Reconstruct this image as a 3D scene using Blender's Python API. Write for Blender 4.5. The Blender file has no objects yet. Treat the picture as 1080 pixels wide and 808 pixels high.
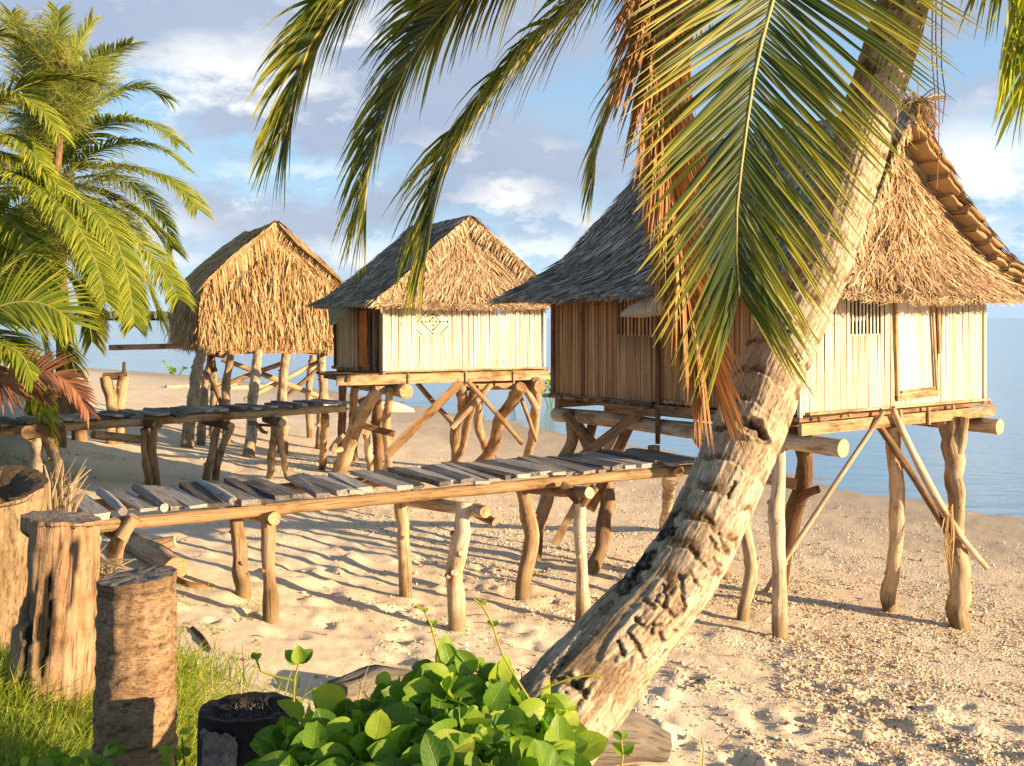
import bpy, math, random
from mathutils import Vector, Matrix, Quaternion, noise as mnoise
R = random.Random(11)
scene = bpy.context.scene
COL = scene.collection
F, CX, HY, CZ = 1100.0, 540.0, 335.0, 3.75      # focal length in pixels, image centre, horizon row, eye height above the sea
Z = Vector((0, 0, 1))
def at(px, py, D): return Vector(((px-CX)/F*D, D, CZ-(py-HY)/F*D))
def lerp(a, b, t): return a+(b-a)*t
def clamp(x, a=0.0, b=1.0): return max(a, min(b, x))
def sstep(a, b, x):
    t = clamp((x-a)/(b-a)); return t*t*(3-2*t)
def interp(tab, x):
    if x <= tab[0][0]: return tab[0][1]
    for (x0, y0), (x1, y1) in zip(tab, tab[1:]):
        if x <= x1: return y0+(y1-y0)*(x-x0)/(x1-x0)
    return tab[-1][1]
def N3(x, y, z=0.0): return mnoise.noise(Vector((x, y, z)))

# ------------------------------------------------------------------ materials
def new_mat(name):
    m = bpy.data.materials.new(name); m.use_nodes = True
    nt = m.node_tree; nt.nodes.clear()
    out = nt.nodes.new('ShaderNodeOutputMaterial')
    return m, nt, out
def node(nt, typ, **kw):
    n = nt.nodes.new(typ)
    for k, v in kw.items():
        if k.startswith('i_'):
            key = k[2:].replace('_', ' ')
            n.inputs[key].default_value = v
        else: setattr(n, k, v)
    return n
def link(nt, a, b): nt.links.new(a, b)
def ramp(nt, fac, stops, interpolation='LINEAR'):
    r = nt.nodes.new('ShaderNodeValToRGB'); r.color_ramp.interpolation = interpolation
    el = r.color_ramp.elements
    while len(el) < len(stops): el.new(0.5)
    for e, (p, c) in zip(el, stops):
        e.position = p; e.color = (c[0], c[1], c[2], 1) if not isinstance(c, (int, float)) else (c, c, c, 1)
    link(nt, fac, r.inputs['Fac']); return r.outputs['Color']
def mixc(nt, fac, a, b, mode='MIX'):
    m = nt.nodes.new('ShaderNodeMix'); m.data_type = 'RGBA'; m.blend_type = mode
    for sock, v in ((m.inputs[0], fac), (m.inputs[6], a), (m.inputs[7], b)):
        if hasattr(v, 'is_linked'): link(nt, v, sock)
        elif isinstance(v, (int, float)): sock.default_value = v
        else: sock.default_value = (v[0], v[1], v[2], 1)
    return m.outputs[2]
def math_(nt, op, a, b=0.0, c=None):
    m = nt.nodes.new('ShaderNodeMath'); m.operation = op
    for i, v in enumerate((a, b) if c is None else (a, b, c)):
        if hasattr(v, 'is_linked'): link(nt, v, m.inputs[i])
        else: m.inputs[i].default_value = v
    return m.outputs[0]
def noise_tex(nt, vec, scale, detail=4, rough=0.6, dist=0.0):
    n = node(nt, 'ShaderNodeTexNoise'); n.inputs['Scale'].default_value = scale
    n.inputs['Detail'].default_value = detail; n.inputs['Roughness'].default_value = rough; n.inputs['Distortion'].default_value = dist
    if vec is not None: link(nt, vec, n.inputs['Vector'])
    return n.outputs['Fac']
def attr_vec(nt, name='tc', scale=(1, 1, 1)):
    a = node(nt, 'ShaderNodeAttribute', attribute_name=name)
    mp = node(nt, 'ShaderNodeMapping'); mp.inputs['Scale'].default_value = scale
    link(nt, a.outputs['Vector'], mp.inputs['Vector']); return mp.outputs['Vector']
def attr_fac(nt, name): return node(nt, 'ShaderNodeAttribute', attribute_name=name).outputs['Fac']
def rnd_island(nt): return node(nt, 'ShaderNodeNewGeometry').outputs['Random Per Island']
def bsdf(nt, out, color, rough=0.8, height=None, bump=0.3, dist=0.02, spec=0.3, transl=None, tfac=0.4):
    p = node(nt, 'ShaderNodeBsdfPrincipled')
    p.inputs['Roughness'].default_value = rough; p.inputs['Specular IOR Level'].default_value = spec
    if hasattr(color, 'is_linked'): link(nt, color, p.inputs['Base Color'])
    else: p.inputs['Base Color'].default_value = (*color, 1)
    nrm = None
    if height is not None:
        b = node(nt, 'ShaderNodeBump'); b.inputs['Strength'].default_value = bump; b.inputs['Distance'].default_value = dist
        link(nt, height, b.inputs['Height']); link(nt, b.outputs[0], p.inputs['Normal'])
    sh = p.outputs[0]
    if transl is not None:
        t = node(nt, 'ShaderNodeBsdfTranslucent')
        if hasattr(transl, 'is_linked'): link(nt, transl, t.inputs['Color'])
        else: t.inputs['Color'].default_value = (*transl, 1)
        mx = node(nt, 'ShaderNodeMixShader'); mx.inputs[0].default_value = tfac
        link(nt, sh, mx.inputs[1]); link(nt, t.outputs[0], mx.inputs[2]); sh = mx.outputs[0]
    link(nt, sh, out.inputs['Surface']); return p

def wood(name, dark, mid, pale, grain=26, stretch=0.10, rough=0.85, bump=0.5, isl=0.35, blotch=2.2, tint=True):
    m, nt, out = new_mat(name)
    v = attr_vec(nt, 'tc', (1, 1, stretch)); v2 = attr_vec(nt, 'tc', (1, 1, .6))
    g = noise_tex(nt, v, grain, 6, .65, .4); b = noise_tex(nt, v2, blotch, 5, .6)
    f = math_(nt, 'ADD', math_(nt, 'MULTIPLY', g, .65), math_(nt, 'MULTIPLY', b, .55))
    f = math_(nt, 'ADD', f, math_(nt, 'MULTIPLY', math_(nt, 'SUBTRACT', rnd_island(nt), .5), isl))
    c = ramp(nt, f, [(.36, dark), (.56, mid), (.78, pale)])
    oi = node(nt, 'ShaderNodeObjectInfo').outputs['Random']
    if tint: c = mixc(nt, 1.0, c, ramp(nt, oi, [(0, (.62, .52, .43)), (.5, (.9, .82, .74)), (1, (1, 1, 1))]), 'MULTIPLY')
    st = noise_tex(nt, attr_vec(nt, 'tc', (1, 1, .45)), 5.5, 5, .7)
    if tint: c = mixc(nt, 1.0, c, ramp(nt, st, [(.36, (.48, .38, .30)), (.52, (1, 1, 1))]), 'MULTIPLY')
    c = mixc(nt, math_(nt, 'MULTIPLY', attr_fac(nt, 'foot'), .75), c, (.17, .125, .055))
    crack = noise_tex(nt, attr_vec(nt, 'tc', (1, 1, stretch*.5)), grain*1.7, 3, .5)
    ck = ramp(nt, crack, [(.33, .45), (.42, 1.0)])
    c = mixc(nt, .8, c, ck, 'MULTIPLY')
    bsdf(nt, out, c, rough, math_(nt, 'MULTIPLY', f, ck), bump, .03)
    return m
def leafmat(name, stops, rough=0.45, tfac=0.35, gain=1.5, nscale=3, spec=.4, tipgain=0.0):
    m, nt, out = new_mat(name)
    o = node(nt, 'ShaderNodeTexCoord').outputs['Object']
    f = math_(nt, 'ADD', math_(nt, 'MULTIPLY', rnd_island(nt), .6), math_(nt, 'MULTIPLY', noise_tex(nt, o, nscale, 3), .4))
    sp = node(nt, 'ShaderNodeSeparateXYZ'); link(nt, attr_vec(nt, 'tc'), sp.inputs[0])
    f = math_(nt, 'ADD', f, math_(nt, 'MULTIPLY', math_(nt, 'SUBTRACT', sp.outputs[2], 1.5), tipgain))
    c = ramp(nt, f, stops)
    t = mixc(nt, 1.0, c, (gain, gain*1.05, gain*.55), 'MULTIPLY')
    bsdf(nt, out, c, rough, spec=spec, transl=t, tfac=tfac); return m

M = {}
M['drift'] = wood('driftwood_tan', (0.173, 0.109, 0.058), (0.415, 0.306, 0.192), (0.588, 0.492, 0.355))
M['drift_pale'] = wood('driftwood_pale', (0.328, 0.233, 0.147), (0.605, 0.492, 0.354), (0.708, 0.631, 0.501))
M['drift_dark'] = wood('driftwood_dark', (0.045, 0.029, 0.018), (0.153, 0.095, 0.054), (0.306, 0.207, 0.117))
M['grey_plank'] = wood('weathered_plank', (.07, .065, .063), (.22, .205, .195), (.40, .37, .34), grain=38, isl=.5, tint=False)
M['beam'] = wood('sawn_timber', (0.255, 0.165, 0.083), (0.435, 0.323, 0.188), (0.540, 0.435, 0.285), grain=30, isl=.2)
M['plank_brown'] = wood('brown_timber', (0.085, 0.047, 0.025), (0.230, 0.136, 0.072), (0.357, 0.238, 0.136), grain=30)
def bamboo(name, stops, bump=.25):
    m, nt, out = new_mat(name)
    v = attr_vec(nt, 'tc', (1, 1, .06))
    f = math_(nt, 'ADD', math_(nt, 'MULTIPLY', rnd_island(nt), .55), math_(nt, 'MULTIPLY', noise_tex(nt, v, 40, 5, .6), .5))
    c = ramp(nt, f, stops)
    z = noise_tex(nt, attr_vec(nt, 'tc', (1, 1, .8)), 2.2, 5, .65)
    c = mixc(nt, 1.0, c, ramp(nt, z, [(.28, (.82, .74, .64)), (.48, (1, 1, 1))]), 'MULTIPLY')
    sp = node(nt, 'ShaderNodeSeparateXYZ'); link(nt, attr_vec(nt, 'tc'), sp.inputs[0])
    nd = ramp(nt, math_(nt, 'SINE', math_(nt, 'MULTIPLY', sp.outputs[2], 19.0)), [(.985, 1), (.998, .82)])
    c = mixc(nt, 1.0, c, nd, 'MULTIPLY')
    stn = noise_tex(nt, attr_vec(nt, 'tc', (.2, 1, .5)), 3.0, 6, .7)
    c = mixc(nt, 1.0, c, ramp(nt, stn, [(.33, (.80, .70, .58)), (.47, (1, 1, 1))]), 'MULTIPLY')
    bsdf(nt, out, c, .55, f, bump, .01, spec=.35); return m
M['bam_pale'] = bamboo('split_bamboo_pale', [(.2, (.54, .47, .36)), (.45, (.65, .58, .47)), (.8, (.72, .66, .56))])
M['bam_tan'] = bamboo('split_bamboo_tan', [(.2, (.24, .115, .045)), (.5, (.41, .22, .095)), (.8, (.54, .32, .155))])  # browner bamboo; warm bounce on the shaded walls is painted into its colour
M['bam_mid'] = bamboo('split_bamboo_aged', [(.2, (0.255, 0.170, 0.085)), (.5, (0.391, 0.281, 0.153)), (.8, (0.493, 0.383, 0.238))])
def thatchmat(name, stops):
    m, nt, out = new_mat(name)
    o = node(nt, 'ShaderNodeTexCoord').outputs['Object']
    f = math_(nt, 'ADD', math_(nt, 'MULTIPLY', rnd_island(nt), .75), math_(nt, 'MULTIPLY', noise_tex(nt, o, 1.3, 4), .5))
    f = math_(nt, 'SUBTRACT', f, .1)
    c = ramp(nt, f, stops)
    bsdf(nt, out, c, .8, noise_tex(nt, o, 90, 2), .2, .01, spec=.25, transl=c, tfac=.12); return m
M['thatch_grey'] = thatchmat('thatch_weathered', [(.0, (.045, .036, .03)), (.3, (.25, .205, .165)), (.6, (.46, .39, .315)), (.95, (.80, .70, .57))])
M['thatch_gold'] = thatchmat('thatch_golden', [(.0, (0.132, 0.075, 0.029)), (.3, (0.348, 0.215, 0.095)), (.6, (0.531, 0.356, 0.174)), (.95, (0.697, 0.547, 0.332))])
M['thatch_tan'] = thatchmat('thatch_tan', [(.0, (0.090, 0.054, 0.029)), (.3, (0.296, 0.197, 0.108)), (.6, (0.484, 0.345, 0.202)), (.95, (0.771, 0.618, 0.421))])
M['thatch_gold_lit'] = thatchmat('thatch_gold_lit', [(.0, (.20, .115, .05)), (.3, (.46, .29, .135)), (.6, (.66, .46, .24)), (.95, (.85, .68, .42))])  # golden thatch lightened, painting sunlight onto the far hut's shaded slopes
M['thatch_brown'] = thatchmat('thatch_folded', [(.0, (0.112, 0.061, 0.025)), (.3, (0.240, 0.143, 0.064)), (.6, (0.336, 0.213, 0.102)), (.95, (0.440, 0.303, 0.162))])
M['palm'] = leafmat('palm_leaf_green', [(.1, (0.028, 0.052, 0.009)), (.5, (0.072, 0.101, 0.014)), (.85, (0.291, 0.275, 0.032))], tfac=.45, gain=2.2, tipgain=.11)
M['palm_deep'] = leafmat('palm_leaf_deep', [(.1, (.02, .045, .010)), (.5, (.055, .09, .014)), (.8, (.20, .21, .025)), (1.0, (.40, .36, .05))], tfac=.35, gain=2.0, tipgain=.13)
M['palm_yel'] = leafmat('palm_leaf_yellow', [(.1, (.085, .13, .014)), (.5, (.20, .265, .026)), (.9, (.43, .41, .05))], tfac=.42, gain=1.6, tipgain=.06)
M['palm_dead'] = leafmat('palm_leaf_dead', [(.1, (0.221, 0.093, 0.038)), (.5, (0.425, 0.204, 0.085)), (.9, (0.595, 0.357, 0.170))], rough=.7, tfac=.2, gain=1.1)
M['palm_red'] = leafmat('palm_leaf_rust', [(.1, (0.224, 0.080, 0.040)), (.5, (0.368, 0.152, 0.080)), (.9, (0.496, 0.256, 0.144))], rough=.7, tfac=.25, gain=1.1)
M['rachis'] = leafmat('palm_midrib', [(.1, (.22, .22, .05)), (.9, (.40, .34, .10))], tfac=.05)
M['bean'] = leafmat('bean_leaf', [(.1, (.05, .14, .012)), (.45, (.13, .25, .02)), (.85, (.32, .42, .04))], rough=.5, tfac=.42, gain=1.9, nscale=6)
def beanmat():
    m, nt, out = new_mat('bean_leaf')
    sp = node(nt, 'ShaderNodeSeparateXYZ'); link(nt, attr_vec(nt, 'tc'), sp.inputs[0])
    ac = math_(nt, 'ABSOLUTE', sp.outputs[1]); o = node(nt, 'ShaderNodeTexCoord').outputs['Object']
    v = math_(nt, 'SINE', math_(nt, 'MULTIPLY', math_(nt, 'SUBTRACT', sp.outputs[2], math_(nt, 'MULTIPLY', ac, .32)), 42.0))
    vein = math_(nt, 'MAXIMUM', ramp(nt, ac, [(.02, 1), (.09, 0)]), math_(nt, 'MULTIPLY', ramp(nt, v, [(.86, 0), (.98, 1)]), .6))
    f = math_(nt, 'ADD', math_(nt, 'MULTIPLY', rnd_island(nt), .7), math_(nt, 'MULTIPLY', noise_tex(nt, o, 14, 4), .35))
    c = ramp(nt, f, [(.12, (.045, .13, .012)), (.45, (.115, .235, .02)), (.8, (.27, .38, .035)), (.97, (.42, .42, .06))])
    c = mixc(nt, math_(nt, 'MULTIPLY', vein, .38), c, (.36, .46, .12))
    spot = ramp(nt, noise_tex(nt, o, 55, 3), [(.68, 0), (.74, .7)])
    c = mixc(nt, spot, c, (.20, .15, .05))
    t = mixc(nt, 1.0, c, (1.8, 1.9, .9), 'MULTIPLY')
    h = math_(nt, 'ADD', math_(nt, 'MULTIPLY', vein, -1.0), math_(nt, 'MULTIPLY', noise_tex(nt, o, 60, 3), .6))
    bsdf(nt, out, c, .48, h, .35, .004, spec=.4, transl=t, tfac=.42); return m
M['bean'] = beanmat()
M['grass'] = leafmat('grass_blade', [(.1, (.11, .19, .02)), (.5, (.24, .32, .035)), (.75, (.37, .38, .06)), (.95, (.48, .40, .16))], rough=.6, tfac=.4)
M['needle'] = leafmat('ironwood_needles', [(.1, (0.116, 0.149, 0.031)), (.5, (0.234, 0.265, 0.054)), (.9, (0.383, 0.361, 0.095))], tfac=.4, gain=1.4)
M['dry'] = leafmat('dry_leaf_stalk', [(.1, (0.160, 0.112, 0.068)), (.5, (0.304, 0.232, 0.152)), (.9, (0.440, 0.360, 0.264))], rough=.8, tfac=.1)
def plain(name, c, rough=.8, nscale=20, amt=.35, bump=.2, transl=0.0):
    m, nt, out = new_mat(name)
    o = node(nt, 'ShaderNodeTexCoord').outputs['Object']
    n = noise_tex(nt, o, nscale, 5, .65)
    k = ramp(nt, n, [(.3, 1-amt), (.7, 1.0)])
    cc = mixc(nt, 1.0, c, k, 'MULTIPLY')
    bsdf(nt, out, cc, rough, n, bump, .02, transl=cc if transl else None, tfac=transl); return m
M['dark'] = plain('dark_interior', (.022, .015, .01))
M['wall_back'] = plain('dark_wall_backing', (.20, .135, .07))
M['char'] = plain('charred_wood', (.018, .016, .016), .7, 40, .6, .6)
M['cloth_white'] = plain('off_white_cloth', (.62, .56, .46), .9, 9, .25, .2, .3)
M['cloth_green'] = plain('pale_green_cloth', (.42, .50, .38), .9, 9, .25, .2, .3)
M['cloth_orange'] = plain('orange_cloth', (.88, .32, .08), .9, 9, .25, .2, .3)
M['red_paint'] = plain('dark_red_paint', (.20, .022, .016), .5, 14, .4)
M['orange_paint'] = plain('orange_husk', (.62, .27, .06), .6, 30, .3)
M['cream_paint'] = plain('cream_hull', (.74, .66, .50), .6, 14, .25)
M['rope'] = plain('old_rope', (.45, .34, .2), .9, 60, .4)

# bark of the leaning palm and of the stumps
def barkmat(name, pale, mid, brown, ringdark, cs=135, cz=.2, cst=.7, gz=.16):
    m, nt, out = new_mat(name)
    v = attr_vec(nt, 'tc', (1, 1, gz)); v1 = attr_vec(nt, 'tc', (1, 1, 1))
    g = noise_tex(nt, v, 34, 6, .7, .3); bl = noise_tex(nt, v1, 5.0, 6, .65, .5); fine = noise_tex(nt, v1, 60, 4, .6)
    f = math_(nt, 'ADD', math_(nt, 'MULTIPLY', g, .55), math_(nt, 'MULTIPLY', bl, .6))
    c = ramp(nt, f, [(.36, brown), (.52, mid), (.68, pale)])
    ck = ramp(nt, noise_tex(nt, attr_vec(nt, 'tc', (1, 1, cz)), cs, 5, .65, .6), [(.36, .25), (.45, 1.0)])
    c = mixc(nt, cst, c, ck, 'MULTIPLY')
    c = mixc(nt, clamp_(nt, math_(nt, 'MULTIPLY', attr_fac(nt, 'ring'), math_(nt, 'ADD', -.1, math_(nt, 'MULTIPLY', fine, 2.3)))), c, ringdark)  # this mask also carries frond shade painted on the upper palm trunk
    c = mixc(nt, clamp_(nt, math_(nt, 'MULTIPLY', attr_fac(nt, 'burn_shade'), math_(nt, 'ADD', .5, bl))), c, (.014, .011, .009))
    h = math_(nt, 'ADD', math_(nt, 'MULTIPLY', f, ck), math_(nt, 'MULTIPLY', fine, .25))
    bsdf(nt, out, c, .85, h, .7, .02, spec=.25); return m
def clamp_(nt, x):
    m = node(nt, 'ShaderNodeClamp'); link(nt, x, m.inputs[0]); return m.outputs[0]
M['old_grey'] = wood('weathered_log', (0.055, 0.044, 0.036), (0.138, 0.116, 0.096), (0.231, 0.198, 0.165), grain=30, tint=False)
M['bark'] = barkmat('palm_bark', (0.581, 0.495, 0.383), (0.420, 0.322, 0.221), (0.194, 0.119, 0.068), (0.138, 0.079, 0.038))
M['stump_bark'] = barkmat('stump_bark', (0.344, 0.240, 0.148), (0.238, 0.148, 0.082), (0.098, 0.056, 0.030), (0.057, 0.032, 0.017), 36, 2.6, .35, 2.2)
M['stump_pale'] = barkmat('stump_weathered', (0.404, 0.279, 0.174), (0.265, 0.161, 0.087), (0.084, 0.042, 0.021), (0.098, 0.056, 0.028), 34, .05, .75)
M['stump_lichen'] = barkmat('stump_lichen', (0.300, 0.240, 0.144), (0.198, 0.132, 0.072), (0.114, 0.075, 0.042), (0.084, 0.048, 0.024), 50, .3, .5)
M['cut_grey'] = wood('cut_end_grey', (.05, .045, .042), (.13, .115, .105), (.24, .21, .19), grain=60, stretch=1, tint=False)
M['cut_brown'] = wood('cut_end_brown', (.03, .02, .013), (.09, .06, .037), (.18, .12, .075), grain=40, stretch=1, tint=False)
M['cut_pale'] = wood('cut_end_pale', (.36, .23, .12), (.55, .39, .23), (.68, .52, .34), grain=60, stretch=1)

# ------------------------------------------------------------------ mesh building
class MB:
    def __init__(s): s.v = []; s.f = []; s.mi = []; s.tc = []; s.sm = []; s.at = {}
    def vert(s, p, tc=None): s.v.append(tuple(p)); s.tc.append(tuple(tc if tc is not None else p)); return len(s.v)-1
    def face(s, idx, m=0, smooth=False): s.f.append(tuple(idx)); s.mi.append(m); s.sm.append(smooth)
    def setat(s, name, i, val): s.at.setdefault(name, {})[i] = val
    def box(s, c, ax, ay, az, m=0, jit=0.0):
        """box with centre c and half-extent vectors; tc z runs along the longest"""
        L = sorted(((ax.length, 0), (ay.length, 1), (az.length, 2)))
        order = [L[0][1], L[1][1], L[2][1]]; off = R.uniform(0, 50)
        b = len(s.v); half = (ax.length, ay.length, az.length)
        for i in (-1, 1):
            for j in (-1, 1):
                for k in (-1, 1):
                    p = c+ax*i+ay*j+az*k
                    if jit: p = p+Vector((R.uniform(-jit, jit), R.uniform(-jit, jit), R.uniform(-jit, jit)))
                    q = (i*half[0], j*half[1], k*half[2])
                    s.vert(p, (q[order[0]]+off, q[order[1]]+off*.7, q[order[2]]+off))
        for q in ((0, 1, 3, 2), (4, 6, 7, 5), (0, 4, 5, 1), (2, 3, 7, 6), (0, 2, 6, 4), (1, 5, 7, 3)):
            s.face([b+k for k in q], m)
    def bar(s, p0, p1, w, h, m=0, up=None, jit=0.0):
        d = p1-p0; up = up or Z
        x = d.cross(up)
        if x.length < 1e-4: x = Vector((1, 0, 0))
        x.normalize(); y = x.cross(d).normalized()
        s.box((p0+p1)/2, d/2, x*w/2, y*h/2, m, jit)
    def tube(s, pts, rad, n=10, step=0.12, nz=0.10, nf=3.0, m=0, mcap=None, cap=True, seed=None, ell=1.0, smooth=True, hook=None):
        """a smooth tapering limb through pts; rad is a number or one radius per point"""
        pts = [Vector(p) for p in pts]
        if not hasattr(rad, '__len__'): rad = [rad]*len(pts)
        P = []; Rd = []
        for i in range(len(pts)-1):
            p0 = pts[max(i-1, 0)]; p1 = pts[i]; p2 = pts[i+1]; p3 = pts[min(i+2, len(pts)-1)]
            k = max(1, int((p2-p1).length/step))
            for j in range(k):
                t = j/k
                P.append(.5*((2*p1)+(p2-p0)*t+(2*p0-5*p1+4*p2-p3)*t*t+(3*p1-p0-3*p2+p3)*t**3)); Rd.append(lerp(rad[i], rad[i+1], t))
        P.append(pts[-1]); Rd.append(rad[-1])
        seed = R.uniform(0, 100) if seed is None else seed
        T = (P[1]-P[0]).normalized(); x = T.orthogonal().normalized(); base = len(s.v); L = 0.0
        for i, p in enumerate(P):
            T2 = (P[min(i+1, len(P)-1)]-P[max(i-1, 0)]).normalized()
            x = (x-T2*x.dot(T2)).normalized(); y = T2.cross(x)
            if i: L += (p-P[i-1]).length
            for j in range(n):
                a = 2*math.pi*j/n
                d = x*math.cos(a)+y*math.sin(a)*ell
                r = Rd[i]
                if nz: r *= 1+nz*(N3(math.cos(a)*1.3+seed, math.sin(a)*1.3+seed, L*nf)+.6*N3(math.cos(a)*3+seed, math.sin(a)*3, L*nf*2.3+seed))
                q = s.vert(p+d*r, (math.cos(a)*Rd[i]+seed, math.sin(a)*Rd[i]+seed, L+seed))
        for i in range(len(P)-1):
            for j in range(n):
                a = base+i*n+j; b = base+i*n+(j+1) % n
                s.face((a, b, b+n, a+n), m, smooth)
        if cap:
            mc = m if mcap is None else mcap
            for i in (0, len(P)-1):
                ring = [base+i*n+j for j in range(n)]
                nv = []
                for k in ring: nv.append(s.vert(s.v[k], s.tc[k]))
                s.face(nv if i else nv[::-1], mc)
        return P
    def strip(s, pts, widths, nrm, m=0, fold=0.0):
        """a leaf-like strip; fold > 0 adds a raised midrib"""
        b = len(s.v); n = len(pts); c = 3 if fold else 2; off = R.uniform(0, 30)
        for i, p in enumerate(pts):
            T = pts[min(i+1, n-1)]-pts[max(i-1, 0)]
            w = T.cross(nrm)
            if w.length < 1e-6: w = T.orthogonal()
            w.normalize(); w *= widths[i]/2
            s.vert(p-w, (off, 0, i)); 
            if fold: s.vert(p+nrm*fold*widths[i], (off+.5, 0, i))
            s.vert(p+w, (off+1, 0, i))
        for i in range(n-1):
            for k in range(c-1):
                a = b+i*c+k; s.face((a, a+1, a+c+1, a+c), m, False)
    def grid(s, fn, na, nb, m=0, smooth=True, flip=False):
        b = len(s.v)
        for i in range(na+1):
            for j in range(nb+1): s.vert(fn(i/na, j/nb))
        for i in range(na):
            for j in range(nb):
                q = (b+i*(nb+1)+j, b+(i+1)*(nb+1)+j, b+(i+1)*(nb+1)+j+1, b+i*(nb+1)+j+1)
                s.face(q[::-1] if flip else q, m, smooth)
    def build(s, name, mats, parent=None, loc=None):
        me = bpy.data.meshes.new(name)
        off = Vector((0, 0, 0))
        q = parent
        while q is not None and not q.get('_world'): q = q.parent
        if q is not None: off = Vector(q['_world'])
        if loc is not None: off = Vector(loc)
        V = s.v if off.length == 0 else [(a[0]-off.x, a[1]-off.y, a[2]-off.z) for a in s.v]
        me.from_pydata(V, [], s.f)
        if not isinstance(mats, (list, tuple)): mats = [mats]
        for m in mats: me.materials.append(m)
        me.polygons.foreach_set('material_index', s.mi); me.polygons.foreach_set('use_smooth', s.sm)
        a = me.attributes.new('tc', 'FLOAT_VECTOR', 'POINT'); a.data.foreach_set('vector', [c for t in s.tc for c in t])
        for k, d in s.at.items():
            a = me.attributes.new(k, 'FLOAT', 'POINT'); arr = [0.0]*len(s.v)
            for i, val in d.items(): arr[i] = val
            a.data.foreach_set('value', arr)
        me.update()
        o = bpy.data.objects.new(name, me); COL.objects.link(o)
        if parent is not None: o.parent = parent
        if loc is not None: o.location = loc
        return o
def tag(o, label=None, cat=None, group=None, kind=None):
    if label: o['label'] = label
    if cat: o['category'] = cat
    if group: o['group'] = group
    if kind: o['kind'] = kind
    return o
ROOTS = []
def thing(name, loc, label, cat, group=None, rotz=0.0, world=True):
    o = bpy.data.objects.new(name, None); COL.objects.link(o); o.location = loc; o.rotation_euler = (0, 0, rotz)
    o.empty_display_size = .2
    if world: o['_world'] = list(loc)
    ROOTS.append(o)
    return tag(o, label, cat, group)

# ------------------------------------------------------------------ ground and sea
SHORE = [(-60, 2.7), (-12, 2.35), (-4, 2.12), (0, 1.82), (2.2, 1.36), (3.8, 1.08), (5.1, .91), (7.3, .61), (10.1, .31), (13.4, .12), (17.5, 0.0), (26, -.4), (60, -2), (200, -4)]
def sco(x, y):
    s = .88*x+.47*y
    if y > 40: s += .0007*(y-40)**2.6
    return s
def gz0(x, y):
    s = sco(x, y)
    z = (interp(SHORE, s-.9)+2*interp(SHORE, s)+interp(SHORE, s+.9))/4
    z += .62*math.exp(-(((x+.25)/.85)**2+((y-2.3)/.75)**2))             # the hump the vines grow on
    return z
BUMPS = []
for k in range(150):
    if k < 95: px, py = R.uniform(560, 1150), R.uniform(675, 860)
    else: px, py = R.uniform(180, 640), R.uniform(560, 720)
    d0 = 1.0
    D = 2.6*F/(py-HY)
    BUMPS.append((px/F*D-CX/F*D, D, R.uniform(.07, .16), R.uniform(.4, 1.0)*(1 if R.random() < .45 else -1)*.055, R.uniform(0, 3.1)))
def gz(x, y, fine=True):
    z = gz0(x, y)
    if not fine: return z
    s = sco(x, y); r = math.hypot(x, y)
    if r < 60:
        z += .035*N3(x*.55, y*.55, 3)+.018*N3(x*1.7, y*1.7, 7)
        if r < 22:
            band = sstep(1.5, 3.0, s)*(1-sstep(6.2, 8.5, s))
            if band > 0: z += band*(.020*N3(x*3.1, y*3.1, 1)+.028*max(0, N3(x*2.3+9, y*2.3, 5)-.18)*2-.02*max(0, N3(x*4.3, y*4.3, 15)-.1)*2)
            z += .007*N3(x*8, y*8, 2)+.004*N3(x*19, y*19, 4)
            if r < 13:
                for bx, by, br, bh, ba in BUMPS:
                    dx, dy = x-bx, y-by
                    if abs(dx) < .6 and abs(dy) < .6:
                        ca, sa = math.cos(ba), math.sin(ba)
                        u = (dx*ca+dy*sa)/br; w = (-dx*sa+dy*ca)/(br*.6); q = u*u+w*w
                        if q < 6: z += bh*math.exp(-q)*(1+.6*N3(x*12, y*12, 8)) - (bh*.35*math.exp(-(math.sqrt(q)-1.5)**2*3) if bh < 0 else 0)
    return z
def ground_at(px, py, fine=True):
    dx, dz = (px-CX)/F, -(py-HY)/F; D = 2.0
    while D < 300:
        if CZ+dz*D <= gz(dx*D, D, False): break
        D += .05 if D < 30 else .3
    return Vector((dx*D, D, gz(dx*D, D)))

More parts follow.
